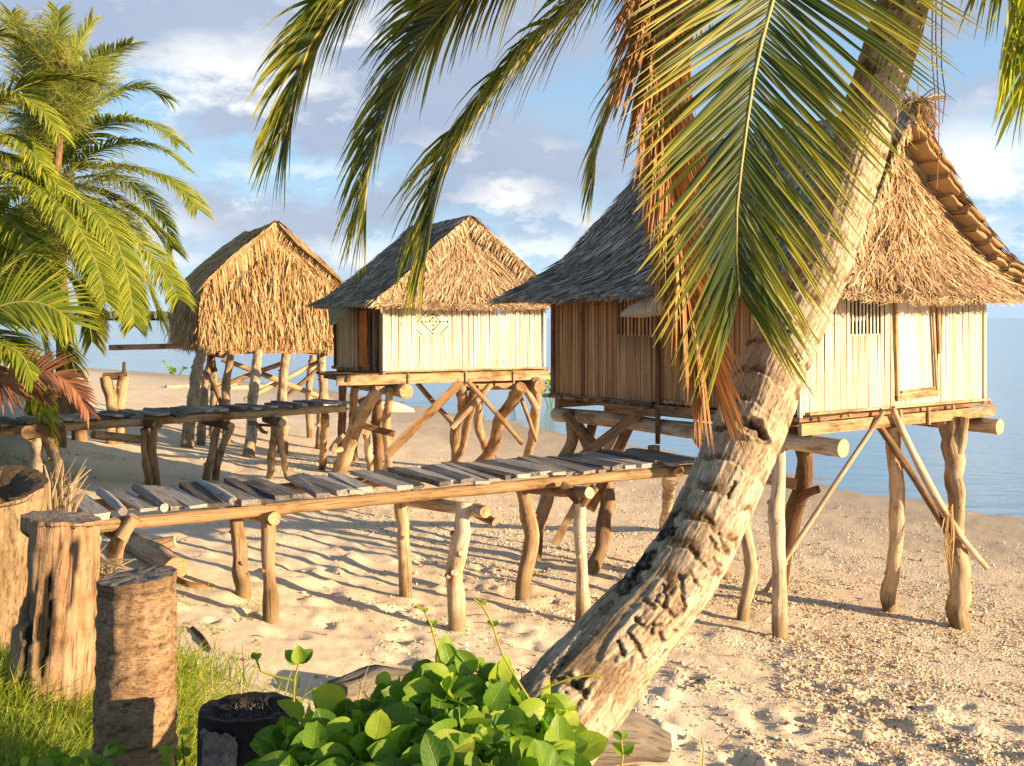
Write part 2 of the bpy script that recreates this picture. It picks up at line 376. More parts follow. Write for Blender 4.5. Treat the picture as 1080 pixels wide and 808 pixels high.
def build_ground():
    mb = MB()
    angs = []; a = -180.0
    while a < 180.0:
        angs.append(a)
        a += .19 if -34 <= a < 34 else (1.5 if -60 <= a < 60 else 6.0)
    rads = [.7]
    while rads[-1] < 90: rads.append(rads[-1]*(1.0085 if rads[-1] > 3.5 else 1.03))
    while rads[-1] < 7000: rads.append(rads[-1]*1.25)
    n = len(angs); c = mb.vert((0, 0, gz(0, 0)))
    cs = [(math.sin(math.radians(a)), math.cos(math.radians(a)), -36 <= a < 36) for a in angs]
    for r in rads:
        for sx, sy, fine in cs:
            x, y = sx*r, sy*r
            mb.vert((x, y, gz(x, y, fine)))
    for j in range(n): mb.face((c, 1+(j+1) % n, 1+j), 0, True)
    for i in range(len(rads)-1):
        for j in range(n):
            a0 = 1+i*n+j; a1 = 1+i*n+(j+1) % n
            mb.face((a0, a1, a1+n, a0+n), 0, True)
    m, nt, out = new_mat('coral_sand')
    pos = node(nt, 'ShaderNodeNewGeometry').outputs['Position']
    sep = node(nt, 'ShaderNodeSeparateXYZ'); link(nt, pos, sep.inputs[0])
    n1 = noise_tex(nt, pos, .7, 6, .65); n2 = noise_tex(nt, pos, 9, 6, .7); n3 = noise_tex(nt, pos, 70, 5, .7)
    vor = node(nt, 'ShaderNodeTexVoronoi'); vor.inputs['Scale'].default_value = 32; link(nt, pos, vor.inputs['Vector'])
    f = math_(nt, 'ADD', math_(nt, 'MULTIPLY', n1, .5), math_(nt, 'ADD', math_(nt, 'MULTIPLY', n2, .3), math_(nt, 'MULTIPLY', n3, .35)))
    sand = ramp(nt, f, [(.38, (.60, .47, .325)), (.55, (.77, .635, .465)), (.72, (.87, .76, .60))])
    grit = ramp(nt, vor.outputs['Color'], [(.1, (.55, .42, .28)), (.5, (.70, .57, .42)), (.9, (.85, .77, .63))])
    # shelly band lies between the soft sand and the water
    shell = math_(nt, 'MULTIPLY', ramp(nt, sep.outputs['Z'], [(.02, 0), (.12, 1), (.85, 1), (1.0, 0)]), ramp(nt, n1, [(.42, .1), (.6, .9)]))
    col = mixc(nt, math_(nt, 'MULTIPLY', shell, .7), sand, grit)
    wet = ramp(nt, sep.outputs['Z'], [(.0, 1), (.06, .75), (.22, 0)])
    col = mixc(nt, math_(nt, 'MULTIPLY', wet, .6), col, (.33, .255, .17))
    soil = math_(nt, 'MULTIPLY', ramp(nt, math_(nt, 'MULTIPLY', sep.outputs['Z'], .4), [(.58, 0), (.70, 1)]), ramp(nt, n2, [(.3, .5), (.6, 1)]))
    col = mixc(nt, soil, col, (.10, .085, .045))
    h = math_(nt, 'ADD', math_(nt, 'MULTIPLY', n3, .5), math_(nt, 'ADD', math_(nt, 'MULTIPLY', n2, .6), math_(nt, 'MULTIPLY', math_(nt, 'MULTIPLY', vor.outputs['Distance'], shell), 1.2)))
    bsdf(nt, out, col, .9, h, .55, .03, spec=.2)
    o = mb.build('beach_ground', m); tag(o, kind='structure')
build_ground()

def build_sea():
    mb = MB(); s = 9000
    for p in ((-s, -s, 0), (s, -s, 0), (s, s, 0), (-s, s, 0)): mb.vert(p)
    mb.face((0, 1, 2, 3))
    m, nt, out = new_mat('lagoon_water')
    pos = node(nt, 'ShaderNodeNewGeometry').outputs['Position']
    mp = node(nt, 'ShaderNodeMapping'); mp.inputs['Scale'].default_value = (.35, 1.0, 1); mp.inputs['Rotation'].default_value = (0, 0, .5); link(nt, pos, mp.inputs[0])
    w1 = noise_tex(nt, mp.outputs[0], 1.6, 4, .6); w2 = noise_tex(nt, mp.outputs[0], .12, 3, .6)
    b = node(nt, 'ShaderNodeBump'); b.inputs['Strength'].default_value = .2; b.inputs['Distance'].default_value = .25
    link(nt, math_(nt, 'MULTIPLY', w1, ramp(nt, w2, [(.35, .35), (.65, 1.0)])), b.inputs['Height'])
    c = ramp(nt, w2, [(.3, (.20, .36, .52)), (.7, (.28, .44, .58))])
    p = node(nt, 'ShaderNodeBsdfPrincipled'); p.inputs['Roughness'].default_value = .12; p.inputs['IOR'].default_value = 1.33
    link(nt, c, p.inputs['Base Color']); link(nt, b.outputs[0], p.inputs['Normal']); link(nt, p.outputs[0], out.inputs['Surface'])
    o = mb.build('sea', m); tag(o, kind='structure')
build_sea()

def build_far_shore():
    mb = MB(); D = 1500
    for k in range(620):
        px = R.uniform(-260, 345); env = sstep(345, 190, px)
        x = (px-CX)/F*D+R.uniform(-15, 15); y = D+R.uniform(-40, 60)
        h = (5+8*env*R.uniform(.7, 1.1)); w = R.uniform(5, 14)
        rr = MB
        for q in range(5):
            a = Vector((x+R.uniform(-w, w), y+R.uniform(-5, 5), R.uniform(.0, h*.35)))
            mb.tube([a, a+Vector((R.uniform(-2, 2), 0, h*R.uniform(.5, .75)))], [w*.35, w*.2], n=6, step=5, nz=.5, nf=.3)
    o = mb.build('distant_wood', leafmat('distant_foliage', [(.1, (.045, .06, .045)), (.9, (.08, .10, .06))], tfac=.0))
    tag(o, 'low dark green line of trees on the far shore across the lagoon', 'far wood', kind='stuff')
build_far_shore()

# ------------------------------------------------------------------ driftwood helpers
def px_post(mb, pts, D, rads, m=0, sink=.3, n=10, nz=.14, toD=None):
    """limb from picture points; the last one stands on the ground, depth runs from D to the depth of that ground point"""
    g = ground_at(*pts[-1]); P = []
    for i, (x, y) in enumerate(pts[:-1]):
        t = i/max(1, len(pts)-1); P.append(at(x, y, lerp(D, g.y, t)))
    P.append(g); d = (g-P[-2]).normalized(); P.append(g+Vector((d.x*.1, d.y*.1, -sink)))
    r = list(rads) if hasattr(rads, '__len__') else [rads]*len(pts)
    while len(r) < len(pts): r.append(r[-1])
    r.append(r[-1]*1.05); P2 = [P[0]]; r2 = [r[0]]
    for i in range(len(P)-1):
        k = 3 if i < len(P)-2 else 1
        for j in range(1, k+1):
            q = P[i].lerp(P[i+1], j/k); rr = lerp(r[i], r[i+1], j/k)
            if j < k: q = q+Vector((R.gauss(0, .12), R.gauss(0, .12), 0))*rr; rr *= R.uniform(.9, 1.1)
            P2.append(q); r2.append(rr)
    P = P2; r = r2
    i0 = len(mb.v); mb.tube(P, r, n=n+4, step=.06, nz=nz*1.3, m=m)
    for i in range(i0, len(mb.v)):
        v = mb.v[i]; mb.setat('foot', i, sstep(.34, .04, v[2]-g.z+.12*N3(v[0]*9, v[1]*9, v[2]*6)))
    # knots
    for k in range(R.randint(2, 4)):
        i = R.randrange(len(P)-3); q = P[i].lerp(P[i+1], R.random()); a = R.uniform(0, 6.3); rr = r[min(i, len(r)-1)]
        dd = Vector((math.cos(a), math.sin(a), .5)).normalized()
        mb.tube([q, q+dd*rr*R.uniform(1.15, 1.5)], [rr*.5, rr*.3], n=7, nz=.15, step=.03, m=m)
    return P

# ------------------------------------------------------------------ huts
class Hut:
    def __init__(h, name, label, corner, ang, W, L, zf, group=None):
        h.W, h.L, h.zf = W, L, zf; h.c = Vector((corner[0], corner[1], zf)); h.ang = math.radians(ang)
        h.e1 = Vector((math.cos(h.ang), math.sin(h.ang), 0)); h.e2 = Vector((-math.sin(h.ang), math.cos(h.ang), 0))
        h.root = thing(name, h.c, label, 'hut', group); 
    def p(h, u, w, z): return h.c+h.e1*u+h.e2*w+Z*z      # u across the front from the near left corner, w back, z above the floor

def wall(h, name, start, dirv, inward, length, z0, z1, mat, openings=(), sw=.036, dark_backing=True, seams=()):
    """a wall of split bamboo slats, holes left for the openings (a0, a1, z0, z1)"""
    mb = MB(); a = 0.0
    while a < length-.005:
        w = sw*R.uniform(.75, 1.3); w = min(w, length-a)
        segs = [(z0+R.uniform(-.006, .006), z1+R.uniform(-.03, .03))]
        for (o0, o1, q0, q1) in openings:
            if a+w/2 > o0 and a+w/2 < o1:
                ns = []
                for (s0, s1) in segs:
                    if q0 > s0: ns.append((s0, min(s1, q0)))
                    if q1 < s1: ns.append((max(s0, q1), s1))
                segs = [x for x in ns if x[1]-x[0] > .02]
        off = R.uniform(0, 40); lean = R.uniform(-.004, .004); bul = R.uniform(.003, .007)*sw/.036
        prof = [(0.002, 0), (w*.25, bul*.85), (w*.5, bul), (w*.75, bul*.85), (w-.002, 0)]
        for (s0, s1) in segs:
            b = len(mb.v); nseg = max(1, int((s1-s0)/.3))
            for k in range(nseg+1):
                zz = lerp(s0, s1, k/nseg); wob = .004*N3(a*9, zz*3, 2)
                for q, (da, dn) in enumerate(prof):
                    mb.vert(start+dirv*(a+da+lean*k+wob)-inward*(dn+.004*N3(a*20, zz*2, 9))+Z*zz, (a+da+off, dn, zz+off))
            for k in range(nseg):
                for q in range(4):
                    i = b+k*5+q; mb.face((i, i+1, i+6, i+5), 0, True)
            mb.face([b+nseg*5+q for q in range(5)], 0)
        a += w+(.012 if any(abs(a+w-sx) < w for sx in seams) else R.choice((.0005, .001, .0015, .003)))
    o = mb.build(name, mat, h.root)
    if dark_backing:
        mb = MB(); xs = sorted({0.0, length} | {q for op in openings for q in op[:2]})  # added dark sheet behind the slats, so their gaps read as shade
        for x0, x1 in zip(xs, xs[1:]):
            segs = [(z0, z1)]
            for (o0, o1, q0, q1) in openings:
                if (x0+x1)/2 > o0 and (x0+x1)/2 < o1:
                    segs = [t for (s0, s1) in segs for t in ((s0, min(s1, q0)), (max(s0, q1), s1)) if t[1]-t[0] > .02]
            for (s0, s1) in segs:
                c = start+dirv*(x0+x1)/2+inward*.014+Z*(s0+s1)/2
                mb.box(c, dirv*(x1-x0)/2, inward*.006, Z*(s1-s0)/2)
        mb.build('dark_backing', M['wall_back'], o)
    return o

class Roof:
    """thatched roof: concave side slopes along the ridge, skirts closing both ends"""
    def __init__(r, h, prof, ovf, ovb, rf=-.12, rb=-.05, inset=.16, pw=1.4, seed=0):
        r.h, r.prof, r.ovf, r.ovb, r.rf, r.rb, r.inset, r.pw, r.seed = h, prof, ovf, ovb, rf, rb, inset, pw, seed
        L = [0]
        for (a, b), (c, d) in zip(prof, prof[1:]): L.append(L[-1]+math.hypot(c-a, d-b))
        r.len = L[-1]; r.tu = [(l/r.len, p[0]) for l, p in zip(L, prof)]; r.tz = [(l/r.len, p[1]) for l, p in zip(L, prof)]
    def uz(r, b):
        if b > 1:
            u0, z0 = r.uz(.93); u1, z1 = r.uz(1.0); k = (b-1)/.07
            return u1+(u1-u0)*k*.7, z1+(z1-z0)*k-.04*k*k*.2
        e = .04; bs = [clamp(b-e), b, clamp(b+e)]
        return sum(interp(r.tu, x) for x in bs)/3, sum(interp(r.tz, x) for x in bs)/3
    def w0(r, b): return lerp(-r.rf, -r.ovf, clamp(b, 0, 1.1)**r.pw)
    def w1(r, b): return r.h.L+lerp(r.rb, r.ovb, clamp(b, 0, 1.1)**r.pw)
    def wob(r, p): return p+Z*(.03*N3(p.x*1.5, p.y*1.5, p.z*1.5+r.seed)+.012*N3(p.x*5, p.y*5, p.z*5))
    def side(r, sgn):
        def S(a, b):
            u, z = r.uz(b); sag = -.05*math.sin(math.pi*clamp(a))*(1-b)
            return r.wob(r.h.p(r.h.W/2+sgn*u, lerp(r.w0(b), r.w1(b), a), z+sag))
        return S
    def end(r, front):
        def S(a, b):
            u, z = r.uz(b); c = a*2-1; ins = r.inset*(1-clamp(b))**.6
            w = r.w0(b)+ins if front else r.w1(b)-ins
            return r.wob(r.h.p(r.h.W/2+c*u*(.985), w, z-.02))
        return S

def thatch(mb, S, n, ln, wd, lift=.03, m=0, skew=.12, flip=1, rag=.10, bmin=0.0, areaf=None, curl=.0):
    for k in range(n):
        b0 = R.uniform(bmin-.04, 1.0); a0 = R.random()
        if R.random() < .65: b0 = (math.floor(b0*15)+.15+.45*R.random()*R.random()+.25*N3(a0*9, math.floor(b0*15), 3))/15
        if areaf and R.random() > areaf(a0, b0): continue
        b0 = max(b0, 0.0)
        p0 = S(a0, b0); e = .02
        da = S(a0+e, b0)-p0 if a0 < .98 else p0-S(a0-e, b0)
        pd = S(a0, b0+e)-p0
        nl = da.cross(pd)*flip
        if nl.length < 1e-9: continue
        nl.normalize(); pdl = pd.length/e
        l = ln*R.uniform(.6, 1.25); db = l/max(pdl, .3)
        if b0+db > 1+rag/pdl: db = max(.03, 1+R.uniform(-.02, rag)/pdl-b0)
        sk = R.gauss(0, skew)*l/max(da.length/e, .2)
        lf = lift*R.uniform(.3, 1.3); base = R.uniform(.0, .02); pts = []
        cu = R.gauss(0, 1)*curl
        for t in (0, .4, .75, 1.0):
            p = S(clamp(a0+sk*t+cu*t*t*.02), b0+db*t)
            pts.append(p+nl*(base+lf*t+.01*math.sin(t*3)*R.uniform(-1, 1)))
        w = wd*R.uniform(.6, 1.3); tw = (nl+da.normalized()*R.gauss(0, .5)).normalized()
        mb.strip(pts, [w*.8, w, w*.8, w*.25], tw, m)

def roof_parts(h, r, dens, matside, matend, mathid, ln=.42, wd=.030, lift=.035, endln=.5, endwd=.03, fr=1.0, fringe=(-1, 1)):
    root = h.root
    area = r.len*(h.L+r.ovf+r.ovb)*.85
    for nm, sgn, k in (('roof_slope', -1, 1.0), ('roof_slope', 1, .45)):
        mb = MB(); S = r.side(sgn)
        mb.grid(lambda a, b: S(a, b*.965)-Z*.015, 24, 20, 1, True, sgn > 0)
        mb.grid(lambda a, b: S(a, b*.955)-Z*.075, 24, 20, 1, True, sgn < 0)
        thatch(mb, S, int(area*dens*k), ln, wd, lift, 0, flip=1 if sgn < 0 else -1, rag=.16, skew=.2)
        thatch(mb, S, int((h.L+1)*90*k), ln*.7, wd*1.1, lift*.5, 0, flip=1 if sgn < 0 else -1, rag=.14, bmin=.88)
        mb.build(nm, [matside, mathid], root)
    for nm, fr_, k in (('gable_thatch', True, fr), ('gable_thatch', False, .4)):
        mb = MB(); S = r.end(fr_)
        mb.grid(lambda a, b: S(a, b*.965), 16, 20, 1, True, not fr_)
        mb.grid(lambda a, b: S(a, b*.955)-Z*.05+h.e2*(.05 if fr_ else -.05), 16, 20, 1, True, fr_)
        ae = r.len*r.prof[-1][0]*1.2
        thatch(mb, S, int(ae*dens*k*1.2), endln, endwd, lift*1.2, 0, flip=-1 if fr_ else 1, skew=.25, rag=.14, areaf=lambda a, b: .25+.75*b, curl=1.5)
        thatch(mb, S, int((h.W+1)*90*k), endln*.6, endwd*1.1, lift*.5, 0, flip=-1 if fr_ else 1, rag=.13, bmin=.88)
        mb.build(nm, [matend, mathid], root)
    # ridge cap: bundles laid over the ridge
    mb = MB(); q = [h.p(h.W/2, w, r.uz(0)[1]+.02-.05*math.sin(math.pi*clamp(w/h.L))) for w in [lerp(r.w0(0)-.06, r.w1(0)+.04, i/6) for i in range(7)]]
    mb.tube([r.wob(x) for x in q], [.05]+[.06]*5+[.05], n=8, step=.15, nz=.3, m=1)
    for k in range(int(dens*2.6)):
        w = lerp(r.w0(0)-.12, r.w1(0)+.08, R.random()); sg = R.choice((-1, 1)); l = R.uniform(.2, .55)
        pts = []
        for t in (-.15, .0, .35, .7, 1.0):
            b = abs(t)*l/r.len; u, z = r.uz(b); s2 = sg if t >= 0 else -sg
            pts.append(r.wob(h.p(h.W/2+s2*u, w+R.gauss(0, .02)+.15*t*R.gauss(0, 1)*l, z+.075+.02*R.random()-.05*math.sin(math.pi*clamp(w/h.L)))))
        mb.strip(pts, [.02, .03, .03, .025, .008], (Z+h.e1*sg*.8+h.e2*R.gauss(0, .3)).normalized(), 0)
    mb.build('ridge_cap', [matside, mathid], root)
    # loose leaf ends bound along the two front rakes
    for sgn in fringe:
        mb = MB()
        for k in range(int(dens*1.0)):
            b0 = R.uniform(0, .92); l = R.uniform(.2, .45); u, z = r.uz(b0)
            pts = []
            inw = R.uniform(.1, .9); dn = R.uniform(.35, 1.0)
            for t in (0, .35, .7, 1.0):
                pts.append(r.wob(h.p(h.W/2+sgn*(u-inw*l*t*.5), r.w0(b0)-.05-R.uniform(0, .05)+.07*t, z+.05-dn*l*t*.8+.03*math.sin(t*3))))
            mb.strip(pts, [.025, .032, .026, .008], (-h.e2+h.e1*R.gauss(0, .4)+Z*.3).normalized(), 0)
        mb.build('rake_fringe', [matend], root)

def floor_parts(h, extra=.1, logs=True, thick=.10, beammat='beam', fasc=.115):
    mb = MB()
    w = -.06
    while w < h.L+.05:
        ww = R.uniform(.10, .15)
        mb.box(h.p(h.W/2, w+ww/2, .0), h.e1*(h.W/2+.06+R.uniform(-.02, .03)), h.e2*(ww/2-.004), Z*.018)
        w += ww
    mb.build('floor', M['plank_brown'], h.root)
    mb = MB(); mb.bar(h.p(-extra, -.085, -.085), h.p(h.W+.04, -.085, -.085), .045, fasc); mb.build('fascia_beam', M[beammat], h.root)
    mb = MB(); mb.bar(h.p(0, h.L-.05, -.085), h.p(h.W, h.L-.05, -.085), .06, .12); mb.build('fascia_beam', M['plank_brown'], h.root)
    mb = MB()
    for k in range(5):
        u = h.W*(k+.5)/5
        mb.bar(h.p(u, -.02, -.06), h.p(u, h.L, -.06), .06, .07)
    mb.build('joist', M['plank_brown'], h.root)

def bracket_sticks(h, us):
    for u, dz in us:
        mb = MB(); mb.bar(h.p(u, -.122, .03), h.p(u+.01, -.125, -dz), .03, .028, up=h.e2); mb.build('bracket', M['beam'], h.root)

# ---- first hut, the large near one on the right
H1 = Hut('stilt_hut', 'large near bamboo hut on stilts with grey flared thatch, behind the leaning palm', (2.81, 10.2), 36.4, 3.37, 3.84, 2.75)
W1 = H1.W
wall(H1, 'front_wall', H1.p(0, 0, 0), H1.e1, H1.e2, W1, .04, 1.42, M['bam_pale'], [(.83, 1.37, .83, 1.26), (1.60, 2.42, .13, 1.3)], sw=.029, seams=(1.5, 2.45))
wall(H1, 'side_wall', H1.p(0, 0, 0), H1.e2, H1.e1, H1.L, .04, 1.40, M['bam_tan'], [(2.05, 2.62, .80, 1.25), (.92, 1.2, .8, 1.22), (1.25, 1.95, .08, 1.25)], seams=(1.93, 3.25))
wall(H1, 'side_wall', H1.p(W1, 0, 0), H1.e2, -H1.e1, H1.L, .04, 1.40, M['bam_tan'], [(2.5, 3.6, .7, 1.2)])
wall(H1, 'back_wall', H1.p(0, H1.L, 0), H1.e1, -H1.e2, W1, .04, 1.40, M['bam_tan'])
# barred window at the front
mb = MB()
for k in range(9): mb.bar(H1.p(.85+.0615*k, -.002, .82), H1.p(.85+.0615*k+R.uniform(-.006, .006), -.002, 1.28), .021, .012, up=H1.e2)
win = mb.build('barred_window', M['bam_pale'], H1.root)
mb = MB(); mb.bar(H1.p(.84, .012, .985), H1.p(1.12, .012, 1.0), .05, .012, up=H1.e2); mb.build('cross_slat', M['cloth_white'], win)
# shutter panel in the front wall, hung a little askew
mb = MB()
a = 1.61
while a < 2.38:
    w = R.uniform(.04, .07); x0 = min(a+w, 2.40)
    q = [(a, .15), (x0-.003, .15), (x0-.003-.02, 1.30), (a-.02, 1.30)]
    mb.box(H1.p((a+x0)/2-.006, .012, .72), H1.e1*((x0-a)/2-.002)+Z*0, H1.e2*.006, Z*.58+H1.e1*-.012)
    a += w
sh = mb.build('shutter', M['bam_pale'], H1.root)
mb = MB()
for p, q, ww in (((1.62, .13), (1.56, 1.26), .035), ((2.36, .17), (2.26, 1.26), .032), ((2.42, .6), (2.38, 1.3), .05), ((1.60, .135), (2.42, .175), .055), ((1.68, .2), (2.3, .22), .03)):
    mb.bar(H1.p(p[0], -.022, p[1]), H1.p(q[0], -.022, q[1]), ww, .022, up=H1.e2)
mb.build('shutter_frame', M['beam'], sh)
# side: bars of the window, door leaf, corner boards
mb = MB()
for k in range(9): mb.bar(H1.p(-.004, 2.07+.062*k, .79), H1.p(-.004, 2.07+.062*k, 1.27), .024 if k % 3 else .035, .014, up=H1.e1)
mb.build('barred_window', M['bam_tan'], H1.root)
mb = MB()
for k in range(5): mb.bar(H1.p(-.004, .94+.06*k, .79), H1.p(-.004, .94+.06*k, 1.24), .022, .014, up=H1.e1)
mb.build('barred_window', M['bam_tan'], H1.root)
mb = MB(); a = 1.25
while a < 1.95:
    w = R.uniform(.04, .06); mb.box(H1.p(.03, a+w/2, .66), H1.e2*(w/2-.002), H1.e1*.008, Z*.58); a += w
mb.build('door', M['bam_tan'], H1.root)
for (w, ww, zz) in ((1.93, .05, -.42), (3.26, .03, .02), (1.22, .05, .0), (H1.L-.02, .05, .0)):
    mb = MB(); mb.bar(H1.p(-.03, w, zz), H1.p(-.03, w, 1.35), ww, .03, up=H1.e1); mb.build('side_batten', M['plank_brown'], H1.root)
mb = MB(); mb.bar(H1.p(-.02, 2.05, .015), H1.p(-.02, H1.L+.05, .015), .03, .05); mb.bar(H1.p(-.03, .1, -.04), H1.p(-.03, 1.95, -.04), .05, .12); mb.build('sill_beam', M['plank_brown'], H1.root)
for u, w in ((-.005, -.01), (W1-.02, -.012)):
    mb = MB(); mb.bar(H1.p(u, w, .02), H1.p(u, w, 1.4), .04, .035, up=H1.e2); mb.build('corner_post', M['bam_pale'], H1.root)
mb = MB(); mb.bar(H1.p(.1, -.035, .055), H1.p(W1+.05, -.035, .045), .03, .028); mb.build('sill_beam', M['beam'], H1.root)
floor_parts(H1)
bracket_sticks(H1, [(.14, .0), (.62, -.01), (1.50, .05), (2.02, .16), (2.50, .02), (W1-.1, -.02)])
mb = MB(); mb.bar(H1.p(-.06, 1.9, -.07), H1.p(-.06, 2.75, -.07), .1, .09); mb.bar(H1.p(-.12, 2.0, -.02), H1.p(-.12, 2.9, -.02), .14, .03); mb.build('door_step', M['plank_brown'], H1.root)
for (u, w0, w1, rr) in ((.08, -.45, H1.L+.05, .09), (W1-.2, -.3, H1.L, .088)):
    mb = MB(); mb.tube([H1.p(u, lerp(w0, w1, k/4), -.24+.015*(k % 2)) for k in range(5)], rr, n=14, step=.12, nz=.07, m=0, mcap=1); mb.build('floor_log', [M['drift'], M['cut_pale']], H1.root)
r1 = Roof(H1, [(0, 3.25), (.4, 2.74), (.82, 2.22), (1.25, 1.80), (1.70, 1.48), (2.28, 1.20)], .52, .55, rf=.10, rb=.0, inset=.24, seed=3)
roof_parts(H1, r1, 700, M['thatch_grey'], M['thatch_tan'], M['thatch_tan'], ln=.36, wd=.018, lift=.035, endln=.5, endwd=.018, fr=1.5, fringe=(-1,))
# stacked thatch ends showing along the right rake
S = r1.side(1)
for k in range(13):
    b0 = .05+k*.073; b1 = b0+.082; mb = MB(); ins = .20-.12*b0
    p0 = S(0, b0)-H1.e2*.04; p1 = S(0, b1)-H1.e2*.04; d = (p1-p0); nn = d.cross(H1.e2).normalized()
    if nn.z < 0: nn = -nn
    p1 = p1+nn*.05+Vector((0, 0, R.uniform(-.01, .02))); p0 = p0-nn*.015; c = (p0+p1)/2+H1.e2*(ins*.45+R.uniform(-.025, .025))-nn*R.uniform(.0, .035); d = (p1-p0)/2*R.uniform(.85, 1.1)+H1.e2*R.uniform(-.012, .012); ins *= R.uniform(.8, 1.15); up = d.cross(H1.e2).normalized()
    for q, th in ((0, .030), (1, .026)):
        def blk(a, b, q=q, th=th):
            an = a*2*math.pi; f = .82+.18*math.sin(b*math.pi)
            rx = math.copysign(abs(math.cos(an))**.5, math.cos(an)); rz = math.copysign(abs(math.sin(an))**.6, math.sin(an))
            pp = c+d*(b*2-1)*(1.0-.05*q)-up*(.07*q)+H1.e2*(rx*(ins*.80)+.01*q)+up*rz*th*f
            return pp+Vector((1, .6, 1))*.022*N3(pp.x*8, pp.y*8, pp.z*8+k)
        mb.grid(blk, 16, 6)
        e = len(mb.v)-1
    for j in range(130):
        q = p1.lerp(p0, R.uniform(0, .6))+H1.e2*R.uniform(-.05, ins)+up*R.uniform(-.05, .045); l = R.uniform(.08, .24)
        mb.strip([q-d*.2, q+d.normalized()*l*.5, q+d.normalized()*l-Z*.02], [.012, .012, .004], up)
    for bb in (0, 1):
        mb.box(c+d*(.98 if bb else -.98)-up*.02, d*.012, H1.e2*ins*.72, up*.06)
    mb.build('shingle_bundle', M['thatch_brown'], H1.root)
S = r1.end(True); mb = MB()
thatch(mb, S, 700, .62, .016, .07, 0, flip=-1, skew=.35, rag=.1, areaf=lambda a, b: 1.0 if b < .62 else .12, curl=2)
mb.build('gable_straw', M['thatch_gold'], H1.root)
# sprigs and twine at the near ridge end
mb = MB()
for k in range(130):
    p = H1.p(W1/2+R.gauss(0, .05), r1.w0(0)-.10+R.gauss(0, .06), 3.28); d = Vector((R.gauss(0, .35), R.gauss(0, .35), R.uniform(-1.1, .35))).normalized(); l = R.uniform(.12, .38)
    mb.strip([p, p+d*l*.5, p+d*l-Z*.06], [.014, .02, .004], Vector((R.gauss(0, 1), -1, R.gauss(0, 1))).normalized())
mb.build('ridge_tuft', M['thatch_gold'], H1.root)

def posts(h, specs):
    for sp in specs:
        mb = MB(); px_post(mb, sp[0], sp[1], sp[2], **(sp[4] if len(sp) > 4 else {})); mb.build('post', [M[sp[3]]], h.root)
def branch(mb, pts, rads, D, n=9, nz=.15):
    if not hasattr(D, '__len__'): D = [D]*len(pts)
    mb.tube([at(x, y, d) for (x, y), d in zip(pts, D)], rads, n=n, step=.07, nz=nz)
posts(H1, [([(824, 452), (818, 540), (822, 600), (822, 672)], 10.45, [.055, .075, .07, .072], 'drift_pale'),
           ([(942, 447), (946, 520), (943, 590), (938, 645)], 11.0, [.08, .078, .08, .085], 'drift_pale'),
           ([(776, 455), (779, 520), (792, 600), (783, 655)], 11.2, [.06, .06, .065, .06], 'drift'),
           ([(607, 437), (602, 470), (580, 515), (570, 550), (565, 590)], 13.2, [.075, .075, .085, .075], 'drift'),
           ([(728, 452), (745, 478), (760, 540), (765, 612)], 13.6, [.06, .06, .06, .06], 'drift_pale')])
mb = MB()      # dark forked post near the front corner
px_post(mb, [(846, 470), (848, 505), (836, 550), (826, 590), (820, 640)], 10.9, [.085, .09, .09, .085, .08])
branch(mb, [(830, 446), (838, 458), (848, 476)], [.06, .065, .07], 10.9); branch(mb, [(853, 455), (852, 468), (847, 482)], [.045, .055, .06], 10.95)
branch(mb, [(842, 527), (852, 520), (863, 516)], [.055, .042, .04], [10.9, 10.7, 10.6]); mb.build('post', [M['drift_dark']], H1.root)
mb = MB()      # knotted post at the right corner
px_post(mb, [(1006, 440), (1004, 470), (1009, 520), (1008, 560), (1012, 610), (1013, 662)], 11.7, [.09, .11, .105, .095, .11, .11], nz=.26)
branch(mb, [(993, 437), (997, 455), (1004, 478)], [.07, .075, .06], 11.7, nz=.3); branch(mb, [(1018, 440), (1013, 465), (1007, 490)], [.05, .06, .05], 11.6, nz=.3); mb.build('post', [M['drift']], H1.root)
mb = MB()      # forked post at the far left corner
px_post(mb, [(618, 462), (634, 488), (641, 530), (634, 578), (623, 607)], 13.0, [.09, .10, .09, .085, .08])
branch(mb, [(597, 434), (606, 446), (620, 464)], [.075, .08, .085], 13.0); branch(mb, [(628, 437), (624, 450), (620, 466)], [.055, .06, .06], 13.05); mb.build('post', [M['drift_dark']], H1.root)
def brace(h, pts, D, r, mat='beam', plank=None):
    mb = MB()
    if not hasattr(D, '__len__'): D = [D]*len(pts)
    P = [at(x, y, d) for (x, y), d in zip(pts, D)]
    if plank: mb.bar(P[0], P[-1], plank[0], plank[1], up=Vector((0, 1, 0.01)))
    else: mb.tube(P, r, n=8, step=.1, nz=.10)
    mb.build('brace', M[mat], h.root)
brace(H1, [(932, 434), (868, 530), (806, 625)], [10.75, 10.5, 10.3], [.024, .026, .024], 'drift_pale')
brace(H1, [(925, 446), (965, 505), (1000, 562)], [10.85, 11.1, 11.4], [.04, .04, .036], 'drift_dark')
brace(H1, [(941, 430), (958, 468), (985, 520), (1012, 564), (1041, 599)], [10.85, 11.0, 11.2, 11.35, 11.5], [.033, .038, .042, .04, .03], 'drift_pale')
brace(H1, [(684, 428), (608, 486)], [12.0, 11.9], 0, 'plank_brown', (.11, .035))
brace(H1, [(667, 442), (622, 538)], [12.3, 12.4], 0, 'plank_brown', (.12, .04))
brace(H1, [(655, 446), (585, 574)], [12.5, 12.6], 0, 'beam', (.09, .03))
brace(H1, [(790, 501), (840, 511)], [10.9, 10.75], 0, 'plank_brown', (.11, .05))
brace(H1, [(865, 446), (800, 492)], [12.4, 12.4], 0, 'plank_brown', (.06, .06))
mb = MB()      # lashing that dangles from the right corner post
